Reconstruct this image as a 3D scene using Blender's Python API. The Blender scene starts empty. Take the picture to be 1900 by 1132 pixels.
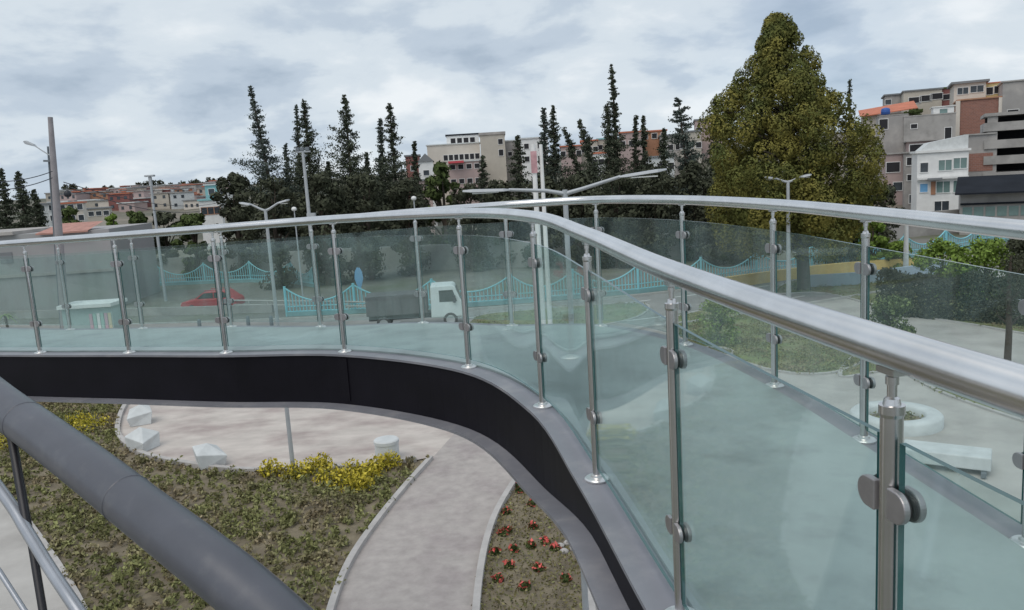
import bpy, math, random
import numpy as np
from math import radians, sin, cos, pi, sqrt, atan2
from mathutils import Vector, Matrix

S = bpy.context.scene
COL = S.collection
RNG = random.Random(7)
NP = np.random.default_rng(11)

# ------------------------------------------------------------------ camera
FPX, CX, CY = 1500.0, 950.0, 566.0
PITCH, ROLL = radians(9.0), radians(3.5)
EYE = np.array([0.0, 0.0, 8.0])
Fv = np.array([0, cos(PITCH), -sin(PITCH)])
R0 = np.array([1.0, 0, 0]); U0 = np.array([0, sin(PITCH), cos(PITCH)])
Uv = U0*cos(ROLL) + R0*sin(ROLL); Rv = R0*cos(ROLL) - U0*sin(ROLL)
cam_d = bpy.data.cameras.new('camera'); cam = bpy.data.objects.new('camera', cam_d)
COL.objects.link(cam); S.camera = cam
cam_d.sensor_width = 36.0; cam_d.lens = 36.0*FPX/1900.0
cam_d.clip_start = 0.05; cam_d.clip_end = 6000
cam.matrix_world = Matrix(((Rv[0], Uv[0], -Fv[0], EYE[0]), (Rv[1], Uv[1], -Fv[1], EYE[1]),
                           (Rv[2], Uv[2], -Fv[2], EYE[2]), (0, 0, 0, 1)))

def ray(px, py): return Fv + Rv*((px-CX)/FPX) - Uv*((py-CY)/FPX)
def P(px, py, d): return EYE + ray(px, py)*d
def G(px, py, z=0.0):
    r = ray(px, py); return EYE + r*((z-EYE[2])/r[2])
def hor(px): return 386.0 - px*0.0611            # pixel row of the horizon
def PY(px, py, Y):
    r = ray(px, py); return EYE + r*(Y/r[1])         # point of the pixel's ray on the upright plane y = Y
def proj(v):
    v = np.asarray(v) - EYE; return CX+FPX*(v@Rv)/(v@Fv), CY-FPX*(v@Uv)/(v@Fv)

# ------------------------------------------------------------------ world: cloudy daylight sky
W = bpy.data.worlds.new('World'); S.world = W; W.use_nodes = True
nt = W.node_tree; N = nt.nodes; L = nt.links
for n in list(N): N.remove(n)
SUN_EL, SUN_AZ = radians(58), radians(-150)      # direction the light comes from (az from +Y, clockwise)
out = N.new('ShaderNodeOutputWorld'); bg = N.new('ShaderNodeBackground')
sky = N.new('ShaderNodeTexSky'); sky.sky_type = 'NISHITA'; sky.sun_disc = False
sky.sun_elevation = SUN_EL; sky.sun_rotation = SUN_AZ; sky.altitude = 2700; sky.air_density = 1.0; sky.dust_density = 1.5
tc = N.new('ShaderNodeTexCoord'); sep = N.new('ShaderNodeSeparateXYZ'); L.new(tc.outputs['Generated'], sep.inputs[0])
mx = N.new('ShaderNodeMath'); mx.operation = 'MAXIMUM'; mx.inputs[1].default_value = 0.0; L.new(sep.outputs[2], mx.inputs[0])
ad = N.new('ShaderNodeMath'); ad.operation = 'ADD'; ad.inputs[1].default_value = 0.32; L.new(mx.outputs[0], ad.inputs[0])
dx = N.new('ShaderNodeMath'); dx.operation = 'DIVIDE'; L.new(sep.outputs[0], dx.inputs[0]); L.new(ad.outputs[0], dx.inputs[1])
dy = N.new('ShaderNodeMath'); dy.operation = 'DIVIDE'; L.new(sep.outputs[1], dy.inputs[0]); L.new(ad.outputs[0], dy.inputs[1])
cmb = N.new('ShaderNodeCombineXYZ'); L.new(dx.outputs[0], cmb.inputs[0]); L.new(dy.outputs[0], cmb.inputs[1])
def wnoise(scale, det, rough, off, dist=0.6):
    mp = N.new('ShaderNodeMapping'); mp.inputs['Location'].default_value = off; L.new(cmb.outputs[0], mp.inputs[0])
    n = N.new('ShaderNodeTexNoise'); n.inputs['Scale'].default_value = scale; n.inputs['Detail'].default_value = det
    n.inputs['Roughness'].default_value = rough; n.inputs['Distortion'].default_value = dist; L.new(mp.outputs[0], n.inputs['Vector']); return n
def wramp(src, stops):
    r = N.new('ShaderNodeValToRGB'); r.color_ramp.interpolation = 'EASE'
    while len(r.color_ramp.elements) < len(stops): r.color_ramp.elements.new(0.5)
    for e, (p, c) in zip(r.color_ramp.elements, stops): e.position = p; e.color = (*c, 1)
    L.new(src, r.inputs[0]); return r
n1 = wnoise(2.3, 9, 0.55, (5.3, 2.1, 0), 0.15); n2 = wnoise(0.55, 5, 0.5, (9.1, 4.2, 0), 0.3)
cc = wramp(n1.outputs[0], [(0.32, (0.38, 0.46, 0.555)), (0.44, (0.49, 0.57, 0.66)), (0.54, (0.63, 0.70, 0.76)), (0.70, (0.80, 0.84, 0.87))])
cf = wramp(n2.outputs[0], [(0.22, (0.55, 0.55, 0.55)), (0.42, (0.97, 0.97, 0.97))])
skm = N.new('ShaderNodeMixRGB'); skm.blend_type = 'MULTIPLY'; skm.inputs[0].default_value = 1.0
skm.inputs[2].default_value = (0.10, 0.10, 0.10, 1); L.new(sky.outputs[0], skm.inputs[1])
mixc = N.new('ShaderNodeMixRGB'); L.new(cf.outputs[0], mixc.inputs[0]); L.new(skm.outputs[0], mixc.inputs[1]); L.new(cc.outputs[0], mixc.inputs[2])
bg.inputs[1].default_value = 1.12
L.new(mixc.outputs[0], bg.inputs[0]); L.new(bg.outputs[0], out.inputs[0])

sl = bpy.data.lights.new('sun', 'SUN'); sl.energy = 1.5; sl.angle = radians(45); sl.color = (1.0, 0.93, 0.84)
sun = bpy.data.objects.new('sun', sl); COL.objects.link(sun)
sd = Vector((cos(SUN_EL)*sin(SUN_AZ), cos(SUN_EL)*cos(SUN_AZ), sin(SUN_EL)))
sun.rotation_euler = sd.to_track_quat('Z', 'Y').to_euler(); sun.location = (0, -20, 60)

S.view_settings.view_transform = 'Standard'; S.view_settings.look = 'None'
S.view_settings.exposure = -0.05; S.view_settings.gamma = 1
S.render.engine = 'CYCLES'
S.cycles.transparent_max_bounces = 32; S.cycles.max_bounces = 8
S.render.resolution_x = 1024; S.render.resolution_y = 610

# ------------------------------------------------------------------ materials
def mat(name, col, rough=0.7, metal=0.0, spec=0.5, noise=None, bump=None, noise2=None, stretch=None, island=0.0):
    """noise=(scale, amount) value variation; noise2=(scale, other colour, low, high) patches; bump=(scale, strength)"""
    m = bpy.data.materials.new(name); m.use_nodes = True; t = m.node_tree; b = t.nodes['Principled BSDF']
    b.inputs['Roughness'].default_value = rough; b.inputs['Metallic'].default_value = metal
    b.inputs['Specular IOR Level'].default_value = spec; b.inputs['Base Color'].default_value = (*col, 1)
    co = t.nodes.new('ShaderNodeTexCoord'); src = co.outputs['Object']
    if stretch:
        mp = t.nodes.new('ShaderNodeMapping'); mp.inputs['Scale'].default_value = stretch; t.links.new(src, mp.inputs[0]); src = mp.outputs[0]
    cur = None
    def tex(sc, det=6, r=0.6):
        n = t.nodes.new('ShaderNodeTexNoise'); n.inputs['Scale'].default_value = sc; n.inputs['Detail'].default_value = det
        n.inputs['Roughness'].default_value = r; t.links.new(src, n.inputs['Vector']); return n
    if noise2:
        n = tex(noise2[0]); r = t.nodes.new('ShaderNodeMapRange'); r.inputs[1].default_value = noise2[2]; r.inputs[2].default_value = noise2[3]
        t.links.new(n.outputs[0], r.inputs[0]); x = t.nodes.new('ShaderNodeMixRGB'); x.inputs[1].default_value = (*col, 1); x.inputs[2].default_value = (*noise2[1], 1)
        t.links.new(r.outputs[0], x.inputs[0]); cur = x.outputs[0]
    if noise:
        n = tex(noise[0]); r = t.nodes.new('ShaderNodeMapRange'); r.inputs[1].default_value = 0.25; r.inputs[2].default_value = 0.75
        r.inputs[3].default_value = 1-noise[1]; r.inputs[4].default_value = 1+noise[1]; t.links.new(n.outputs[0], r.inputs[0])
        x = t.nodes.new('ShaderNodeVectorMath'); x.operation = 'SCALE'; x.inputs[0].default_value = col
        if cur: t.links.new(cur, x.inputs[0])
        t.links.new(r.outputs[0], x.inputs['Scale']); cur = x.outputs[0]
    if island:
        g = t.nodes.new('ShaderNodeNewGeometry'); r = t.nodes.new('ShaderNodeMapRange'); r.inputs[3].default_value = 1-island; r.inputs[4].default_value = 1+island
        t.links.new(g.outputs['Random Per Island'], r.inputs[0]); x = t.nodes.new('ShaderNodeVectorMath'); x.operation = 'SCALE'; x.inputs[0].default_value = col
        if cur: t.links.new(cur, x.inputs[0])
        t.links.new(r.outputs[0], x.inputs['Scale']); cur = x.outputs[0]
    if cur: t.links.new(cur, b.inputs['Base Color'])
    if bump:
        n = tex(bump[0], 8); bn = t.nodes.new('ShaderNodeBump'); bn.inputs['Strength'].default_value = bump[1]; bn.inputs['Distance'].default_value = bump[2] if len(bump) > 2 else 0.02
        t.links.new(n.outputs[0], bn.inputs['Height']); t.links.new(bn.outputs[0], b.inputs['Normal'])
    return m

def brick_mat(name, c1, c2, mortar, sc=3.0):
    m = bpy.data.materials.new(name); m.use_nodes = True; t = m.node_tree; b = t.nodes['Principled BSDF']; b.inputs['Roughness'].default_value = 0.9
    co = t.nodes.new('ShaderNodeTexCoord'); sp = t.nodes.new('ShaderNodeSeparateXYZ'); cb = t.nodes.new('ShaderNodeCombineXYZ')
    a = t.nodes.new('ShaderNodeMath'); a.operation = 'ADD'
    t.links.new(co.outputs['Object'], sp.inputs[0]); t.links.new(sp.outputs[0], a.inputs[0]); t.links.new(sp.outputs[1], a.inputs[1])
    t.links.new(a.outputs[0], cb.inputs[0]); t.links.new(sp.outputs[2], cb.inputs[1])
    k = t.nodes.new('ShaderNodeTexBrick'); k.inputs['Scale'].default_value = sc; k.inputs['Color1'].default_value = (*c1, 1); k.inputs['Color2'].default_value = (*c2, 1)
    k.inputs['Mortar'].default_value = (*mortar, 1); k.inputs['Mortar Size'].default_value = 0.012
    t.links.new(cb.outputs[0], k.inputs['Vector']); t.links.new(k.outputs[0], b.inputs['Base Color']); return m

def glass_mat():
    m = bpy.data.materials.new('rail_glass'); m.use_nodes = True; t = m.node_tree; b = t.nodes['Principled BSDF']
    b.inputs['Base Color'].default_value = (0.46, 0.55, 0.55, 1); b.inputs['Roughness'].default_value = 0.6; b.inputs['Specular IOR Level'].default_value = 0.3
    o = t.nodes['Material Output']
    tr = t.nodes.new('ShaderNodeBsdfTransparent'); tr.inputs[0].default_value = (0.935, 0.980, 0.975, 1)
    gl = t.nodes.new('ShaderNodeBsdfGlossy'); gl.inputs['Roughness'].default_value = 0.03; gl.inputs[0].default_value = (0.9, 1, 0.98, 1)
    lw = t.nodes.new('ShaderNodeLayerWeight'); lw.inputs[0].default_value = 0.5     # facing term is the same from both sides of the pane
    pw = t.nodes.new('ShaderNodeMath'); pw.operation = 'POWER'; pw.inputs[1].default_value = 5.0; t.links.new(lw.outputs['Facing'], pw.inputs[0])
    fr = t.nodes.new('ShaderNodeMath'); fr.operation = 'MULTIPLY_ADD'; fr.inputs[1].default_value = 0.8; fr.inputs[2].default_value = 0.035; t.links.new(pw.outputs[0], fr.inputs[0])
    m1 = t.nodes.new('ShaderNodeMixShader'); t.links.new(fr.outputs[0], m1.inputs[0]); t.links.new(tr.outputs[0], m1.inputs[1]); t.links.new(gl.outputs[0], m1.inputs[2])
    # dusty film; milky sky reflection and smears are painted into its colour too
    co = t.nodes.new('ShaderNodeTexCoord'); n = t.nodes.new('ShaderNodeTexNoise'); n.inputs['Scale'].default_value = 2.2; n.inputs['Detail'].default_value = 7
    mp = t.nodes.new('ShaderNodeMapping'); mp.inputs['Scale'].default_value = (2.2, 2.2, .55); t.links.new(co.outputs['Object'], mp.inputs[0]); t.links.new(mp.outputs[0], n.inputs['Vector'])
    r = t.nodes.new('ShaderNodeMapRange'); r.inputs[1].default_value = .35; r.inputs[2].default_value = .72
    r.inputs[3].default_value = 0.012; r.inputs[4].default_value = 0.08; t.links.new(n.outputs[0], r.inputs[0])
    m2 = t.nodes.new('ShaderNodeMixShader'); t.links.new(r.outputs[0], m2.inputs[0]); t.links.new(m1.outputs[0], m2.inputs[1]); t.links.new(b.outputs[0], m2.inputs[2])
    t.links.new(m2.outputs[0], o.inputs[0]); return m

M = {}
M['steel'] = mat('brushed_steel', (0.66, 0.645, 0.64), 0.27, 1.0, noise=(9, 0.10), bump=(70, 0.06, 0.002))
M['rail'] = mat('handrail_steel', (0.76, 0.745, 0.74), 0.25, 1.0, noise=(5, 0.12), bump=(60, 0.07, 0.002))
M['plate'] = mat('polished_plate', (0.72, 0.71, 0.70), 0.3, 0.9, noise=(9, 0.08))
M['clamp'] = mat('satin_clamp', (0.40, 0.38, 0.385), 0.42, 0.8, noise=(30, 0.1))
M['rubber'] = mat('rubber', (0.03, 0.028, 0.03), 0.7)
M['glass'] = glass_mat()
M['glass_edge'] = mat('glass_edge', (0.02, 0.10, 0.10), 0.15, noise=(8, 0.2))
M['deck'] = mat('deck_coating', (0.31, 0.365, 0.362), 0.42, noise=(1.4, 0.22), noise2=(3.2, (0.19, 0.215, 0.22), 0.50, 0.80), bump=(30, 0.12, 0.004))
M['jointm'] = mat('joint_filler', (0.20, 0.23, 0.235), 0.6)
M['flange'] = mat('grey_paint', (0.20, 0.20, 0.225), 0.42, noise=(2.5, 0.16), noise2=(5, (0.27, 0.26, 0.27), 0.5, 0.8))
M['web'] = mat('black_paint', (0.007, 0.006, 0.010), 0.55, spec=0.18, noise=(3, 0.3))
M['tube'] = mat('tube_grey_paint', (0.085, 0.088, 0.105), 0.38, noise=(3, 0.14), noise2=(7, (0.13, 0.13, 0.14), 0.55, 0.85), bump=(22, 0.06, 0.004))
M['darkrod'] = mat('dark_strut', (0.015, 0.014, 0.018), 0.45, noise=(5, 0.2))
M['lighttube'] = mat('light_tube_paint', (0.36, 0.38, 0.42), 0.3, 0.3, noise=(4, 0.12))
M['ground'] = mat('ground', (0.17, 0.165, 0.15), 0.95, noise=(0.35, 0.25), noise2=(0.08, (0.12, 0.13, 0.085), 0.45, 0.6), bump=(4, 0.3, 0.05))
M['hill'] = mat('hill', (0.10, 0.105, 0.075), 0.95, noise=(0.06, 0.35), noise2=(0.03, (0.19, 0.165, 0.135), 0.45, 0.6))
M['asphalt'] = mat('asphalt', (0.25, 0.24, 0.232), 0.85, noise=(0.5, 0.2), noise2=(0.15, (0.33, 0.31, 0.295), 0.45, 0.7), bump=(12, 0.2, 0.01))
M['plaza'] = mat('plaza_concrete', (0.51, 0.46, 0.42), 0.85, noise=(1.3, 0.16), noise2=(0.5, (0.36, 0.30, 0.28), 0.45, 0.66), stretch=(0.8, 1.3, 1), bump=(9, 0.25, 0.01))
M['pathc'] = mat('path_concrete', (0.38, 0.345, 0.325), 0.9, noise=(3.5, 0.17), noise2=(0.8, (0.30, 0.26, 0.255), 0.45, 0.75), bump=(18, 0.4, 0.01))
M['pave'] = mat('pavement', (0.43, 0.41, 0.385), 0.85, noise=(0.8, 0.14), noise2=(0.35, (0.32, 0.30, 0.28), 0.45, 0.7), bump=(10, 0.2, 0.01))
M['kerb'] = mat('kerb_concrete', (0.42, 0.40, 0.385), 0.85, noise=(2.5, 0.18))
M['lawn'] = mat('lawn', (0.16, 0.19, 0.07), 0.95, noise=(1.6, 0.35), noise2=(0.6, (0.22, 0.21, 0.11), 0.45, 0.62), bump=(6, 0.6, 0.08))
M['soil'] = mat('soil', (0.20, 0.168, 0.115), 0.95, noise=(2.2, 0.35), noise2=(0.9, (0.17, 0.14, 0.10), 0.45, 0.65), bump=(7, 0.6, 0.06))
M['white'] = mat('white_paint', (0.74, 0.74, 0.73), 0.6, noise=(1.5, 0.10))
M['whitec'] = mat('white_concrete', (0.56, 0.58, 0.58), 0.75, noise=(2.5, 0.14))
M['teal'] = mat('teal_paint', (0.24, 0.58, 0.66), 0.5, noise=(2, 0.1))
M['tealwall'] = mat('teal_wall', (0.20, 0.36, 0.38), 0.7, noise=(1, 0.15))
M['yellow'] = mat('yellow_paint', (0.70, 0.50, 0.16), 0.65, noise=(2, 0.15))
M['lampgrey'] = mat('lamp_grey', (0.42, 0.44, 0.46), 0.5, 0.2, noise=(4, 0.1))
M['lampdark'] = mat('lamp_pole_dark', (0.16, 0.18, 0.20), 0.5, 0.2, noise=(4, 0.1))
M['lens'] = mat('lamp_lens', (0.7, 0.7, 0.66), 0.3)
M['poleconc'] = mat('pole_concrete', (0.30, 0.28, 0.29), 0.85, noise=(3, 0.15))
M['black'] = mat('black_fitting', (0.02, 0.022, 0.03), 0.5)
M['wire'] = mat('wire', (0.035, 0.04, 0.055), 0.6)
M['pane'] = mat('window_pane', (0.045, 0.055, 0.065), 0.12, noise=(0.7, 0.5))
M['panegreen'] = mat('window_pane_green', (0.16, 0.24, 0.23), 0.15, noise=(0.7, 0.3))
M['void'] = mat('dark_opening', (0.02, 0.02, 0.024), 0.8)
M['bark'] = mat('bark', (0.075, 0.058, 0.045), 0.95, noise=(3, 0.3), bump=(14, 0.6, 0.03))
M['needle'] = mat('dark_needles', (0.070, 0.082, 0.055), 0.9, spec=0.2, noise=(0.5, 0.3), island=0.35)
M['needleblue'] = mat('blue_needles', (0.085, 0.105, 0.090), 0.9, spec=0.2, noise=(0.5, 0.3), island=0.35)
M['leafdark'] = mat('dark_leaves', (0.06, 0.066, 0.042), 0.9, spec=0.2, noise=(0.35, 0.4), island=0.35)
M['leafmid'] = mat('mid_leaves', (0.07, 0.095, 0.03), 0.85, spec=0.25, noise=(0.6, 0.3), island=0.35)
M['leafbright'] = mat('bright_leaves', (0.16, 0.235, 0.045), 0.8, spec=0.25, noise=(0.9, 0.3), island=0.35)
M['olive'] = mat('cypress_leaves', (0.20, 0.18, 0.048), 0.9, spec=0.12, noise=(0.9, 0.22), noise2=(0.5, (0.095, 0.11, 0.036), 0.44, 0.62), island=0.14)
M['leafyellow'] = mat('yellow_leaves', (0.33, 0.29, 0.03), 0.8, spec=0.2, noise=(2, 0.25), island=0.35)
M['leafpale'] = mat('pale_leaves', (0.20, 0.25, 0.10), 0.8, spec=0.2, noise=(2, 0.25), island=0.3)
M['cover'] = mat('ground_cover_leaves', (0.20, 0.205, 0.085), 0.9, spec=0.2, noise=(1.2, 0.35), noise2=(0.7, (0.25, 0.205, 0.13), 0.47, 0.62), island=0.4)
M['flower'] = mat('yellow_petals', (0.50, 0.41, 0.04), 0.7, island=0.25)
M['redflower'] = mat('red_petals', (0.60, 0.11, 0.095), 0.7, island=0.3)
M['cream'] = mat('cream_wall', (0.60, 0.55, 0.49), 0.85, noise=(0.25, 0.14))
M['pinkw'] = mat('pinkish_wall', (0.42, 0.325, 0.31), 0.9, noise=(0.25, 0.18))
M['greyw'] = mat('grey_block_wall', (0.33, 0.315, 0.305), 0.9, noise=(0.3, 0.2), noise2=(0.15, (0.44, 0.41, 0.38), 0.45, 0.62))
M['beigew'] = mat('beige_wall', (0.48, 0.44, 0.38), 0.9, noise=(0.25, 0.16))
M['concrete'] = mat('raw_concrete', (0.36, 0.345, 0.33), 0.9, noise=(0.35, 0.22), noise2=(0.5, (0.25, 0.24, 0.23), 0.5, 0.7))
M['redw'] = mat('red_brown_wall', (0.24, 0.10, 0.09), 0.9, noise=(0.3, 0.2))
M['yelloww'] = mat('yellow_wall', (0.62, 0.50, 0.24), 0.85, noise=(0.3, 0.1))
M['orangew'] = mat('orange_wall', (0.40, 0.21, 0.13), 0.85, noise=(0.3, 0.15))
M['bluew'] = mat('turquoise_wall', (0.25, 0.48, 0.50), 0.85, noise=(0.3, 0.1))
M['brick'] = brick_mat('brick_wall', (0.30, 0.14, 0.105), (0.24, 0.115, 0.09), (0.30, 0.24, 0.21), 1.2)
M['roofred'] = mat('orange_roof', (0.50, 0.17, 0.10), 0.8, noise=(0.8, 0.2))
M['roofgrey'] = mat('grey_roof', (0.20, 0.21, 0.22), 0.8, noise=(0.4, 0.2))
M['roofdark'] = mat('dark_roof', (0.02, 0.023, 0.03), 0.9, spec=0.1, noise=(0.4, 0.3))
M['redpaint'] = mat('red_car_paint', (0.42, 0.035, 0.045), 0.3, noise=(3, 0.08))
M['truckwhite'] = mat('truck_white', (0.72, 0.74, 0.75), 0.35, noise=(2, 0.06))
M['cargo'] = mat('cargo_grey', (0.115, 0.105, 0.11), 0.7, noise=(1.5, 0.2))
M['carglass'] = mat('car_glass', (0.03, 0.05, 0.05), 0.08)
M['bluetank'] = mat('blue_tank', (0.03, 0.10, 0.35), 0.5, noise=(2, 0.1))
M['pinkp'] = mat('pink_panel', (0.58, 0.40, 0.46), 0.6); M['greenp'] = mat('green_panel', (0.38, 0.55, 0.50), 0.6); M['bluep'] = mat('blue_panel', (0.15, 0.36, 0.60), 0.6); M['creamp'] = mat('cream_panel', (0.62, 0.56, 0.40), 0.6)

# ------------------------------------------------------------------ mesh helpers
class MB:
    def __init__(s): s.v = []; s.f = []; s.m = []; s.sm = []
    def add(s, vs, fs, mi=0, smooth=False):
        o = len(s.v); s.v += [tuple(map(float, x)) for x in vs]; s.f += [tuple(i+o for i in f) for f in fs]; s.m += [mi]*len(fs); s.sm += [smooth]*len(fs); return s
    def box(s, x0, x1, y0, y1, z0, z1, mi=0, T=None):
        vs = [(x, y, z) for z in (z0, z1) for y in (y0, y1) for x in (x0, x1)]
        if T is not None: vs = [tuple(T @ Vector(v)) for v in vs]
        return s.add(vs, [(0, 2, 3, 1), (4, 5, 7, 6), (0, 1, 5, 4), (2, 6, 7, 3), (0, 4, 6, 2), (1, 3, 7, 5)], mi)
    def tube(s, pts, rad, n=12, mi=0, cap=True, up=(0, 0, 1)):
        pts = [Vector(p) for p in pts]; k = len(pts); rad = rad if hasattr(rad, '__len__') else [rad]*k
        vs = []; prev = None
        for i, p in enumerate(pts):
            t = (pts[min(i+1, k-1)]-pts[max(i-1, 0)]).normalized()
            if prev is None:
                a = Vector(up)
                if abs(a.dot(t)) > 0.95: a = Vector((1, 0, 0))
                a = (a - t*a.dot(t)).normalized()
            else: a = (prev - t*prev.dot(t)).normalized()
            prev = a; b = t.cross(a)
            for j in range(n):
                g = 2*pi*j/n; vs.append(p + (a*cos(g)+b*sin(g))*rad[i])
        fs = [(i*n+j, i*n+(j+1) % n, (i+1)*n+(j+1) % n, (i+1)*n+j) for i in range(k-1) for j in range(n)]
        s.add(vs, fs, mi, True)
        if cap: s.add(vs[:n], [tuple(range(n))[::-1]], mi); s.add(vs[-n:], [tuple(range(n))], mi)
        return s
    def lathe(s, prof, n=20, mi=0, c=(0, 0, 0), hard=False):
        if hard:
            for p, q in zip(prof[:-1], prof[1:]): s.lathe([p, q], n, mi, c)
            return s
        pts = []
        for r, z in prof: pts += [(c[0]+r*cos(2*pi*j/n), c[1]+r*sin(2*pi*j/n), c[2]+z) for j in range(n)]
        k = len(prof)
        fs = [(i*n+j, i*n+(j+1) % n, (i+1)*n+(j+1) % n, (i+1)*n+j) for i in range(k-1) for j in range(n)]
        return s.add(pts, fs, mi, True)
    def prism(s, poly, y0, y1, mi=0, axis='y'):
        k = len(poly)
        if axis == 'y': vs = [(a, y0, b) for a, b in poly]+[(a, y1, b) for a, b in poly]
        else: vs = [(a, b, y0) for a, b in poly]+[(a, b, y1) for a, b in poly]
        return s.add(vs, [tuple(range(k)), tuple(range(2*k-1, k-1, -1))]+[(i, i+k, (i+1) % k+k, (i+1) % k) for i in range(k)], mi)
    def build(s, name, mats, parent=None, loc=None, bevel=0.0, world=False):
        me = bpy.data.meshes.new(name); me.from_pydata(s.v, [], s.f); mats = mats if isinstance(mats, (list, tuple)) else [mats]
        for m in mats: me.materials.append(m)
        me.polygons.foreach_set('material_index', s.m); me.polygons.foreach_set('use_smooth', s.sm); me.update()
        o = bpy.data.objects.new(name, me); COL.objects.link(o)
        if loc is not None: o.location = loc
        if parent is not None:
            o.parent = parent
            if world: o.matrix_parent_inverse = parent.matrix_basis.inverted()
        if bevel:
            b = o.modifiers.new('bevel', 'BEVEL'); b.width = bevel; b.segments = 2; b.limit_method = 'ANGLE'
        return o

def tag(o, label, cat, group=None, kind=None):
    o['label'] = label
    if cat: o['category'] = cat
    if group: o['group'] = group
    if kind: o['kind'] = kind
    return o
def thing(name, label, cat, loc=(0, 0, 0), rz=0.0, group=None):
    o = bpy.data.objects.new(name, None); COL.objects.link(o); o.location = tuple(map(float, loc)); o.rotation_euler = (0, 0, rz); o.empty_display_size = 0.2
    tag(o, label, cat, group); return o
def struct(o): o['kind'] = 'structure'; return o
def dup(root, label, loc, rz=0.0, scale=None):
    r = root.copy(); COL.objects.link(r); r.location = tuple(map(float, loc)); r.rotation_euler = (0, 0, rz); r['label'] = label
    if scale is not None: r.scale = (scale,)*3
    for ch in list(root.children):
        c = ch.copy(); COL.objects.link(c); c.parent = r
        for g in ch.children:
            e = g.copy(); COL.objects.link(e); e.parent = c
    return r

# ------------------------------------------------------------------ terrain
def smst(t): t = max(0.0, min(1.0, t)); return t*t*(3-2*t)
def terr(x, y):
    if y < 75: return 0.0
    a = x/max(y, 1)
    amp = 9.0 + 6.0*smst((a-0.05)/0.5) if a > -0.15 else 9.0 - 3.0*smst((-0.15-a)/0.25)
    start = 82 if a > 0.3 else (82+(0.3-a)*60)
    h = amp*smst((y-start)/(95 if a > 0.2 else 160))
    h += (5.0 if a < -0.1 else 8.0)*smst((y-260)/240)
    h += (0.8*sin(x*0.045+1)+0.6*sin(x*0.09+y*0.03))*smst((y-start)/80)
    return h
mb = MB(); xs = [-900+ (1800)*i/120 for i in range(121)]; ys = [-60, -10, 20, 50, 75]+[80+8*i for i in range(1, 60)]+[560+40*i for i in range(1, 20)]+[1500, 2200]
mb.add([(x*(1+max(y, 0)/900), y, terr(x*(1+max(y, 0)/900), y) if y < 1200 else 4) for y in ys for x in xs],
       [(j*121+i, j*121+i+1, (j+1)*121+i+1, (j+1)*121+i) for j in range(len(ys)-1) for i in range(120)], 0, True)
g = mb.build('ground', [M['ground']]); struct(g)
me = g.data; me.materials.append(M['hill'])
for p in me.polygons:
    if p.center.y > 84: p.material_index = 1

def sheet(name, pts, z, m, step=None, kind='structure'):
    """flat polygon given by ground positions (x, y)"""
    b = MB(); b.add([(p[0], p[1], z) for p in pts], [tuple(range(len(pts)))])
    o = b.build(name, m)
    if o.data.polygons[0].normal.z < 0: o.data.flip_normals()
    o['kind'] = kind; return o
def gp(lst): return [tuple(G(px, py)[:2]) for px, py in lst]
def smooth(pts, n=6, closed=False):
    k = len(pts); o = []
    rng = range(k if closed else k-1)
    for i in rng:
        p0 = pts[(i-1) % k if closed else max(i-1, 0)]; p1 = pts[i]; p2 = pts[(i+1) % k]; p3 = pts[(i+2) % k if closed else min(i+2, k-1)]
        for j in range(n):
            t = j/n; o.append(tuple(0.5*((2*b)+(-a+c)*t+(2*a-5*b+4*c-d)*t*t+(-a+3*b-3*c+d)*t**3) for a, b, c, d in zip(p0, p1, p2, p3)))
    if not closed: o.append(tuple(pts[-1]))
    return o
def kerb(pts, w=0.16, h=0.13, m=None, closed=False):
    b = MB(); pts = [Vector((p[0], p[1], 0)) for p in pts]; k = len(pts); vs = []
    for i, p in enumerate(pts):
        a = pts[(i-1) % k] if closed else pts[max(i-1, 0)]; c = pts[(i+1) % k] if closed else pts[min(i+1, k-1)]
        t = (c-a).normalized(); n = Vector((-t.y, t.x, 0))*w/2
        vs += [p-n+Vector((0, 0, -.05)), p-n+Vector((0, 0, h)), p+n+Vector((0, 0, h)), p+n+Vector((0, 0, -.05))]
    fs = []
    for i in range(k if closed else k-1):
        a = 4*i; c = 4*((i+1) % k); fs += [(a, c, c+1, a+1), (a+1, c+1, c+2, a+2), (a+2, c+2, c+3, a+3)]
    b.add(vs, fs); o = b.build('kerb', m or M['kerb']); return struct(o)

# roads behind the bridge, one wide band crossing the view plus a branch on the left
sheet('road', [(-70, 36), (-28, 37.5), (-6, 38.5), (6, 40), (16, 44), (30, 51), (50, 60), (80, 74), (74, 79), (44, 66), (24, 57), (8, 51), (-6, 49.5), (-26, 52), (-44, 58), (-70, 64)], 0.012, M['asphalt'])
kerb(smooth([(-70, 36), (-28, 37.5), (-6, 38.5), (6, 40), (16, 44), (30, 51), (50, 60)]))
kerb(smooth([(44, 66), (24, 57), (8, 51), (-6, 49.5), (-26, 52), (-44, 58)]))
med = smooth([(-52, 45.8), (-20, 43.8), (-4, 43.4), (-3.3, 43.8), (-4, 44.4), (-20, 45.2), (-52, 47.6)], 4)
sheet('traffic_island', med, 0.11, M['lawn']); kerb(med, closed=True)
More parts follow.
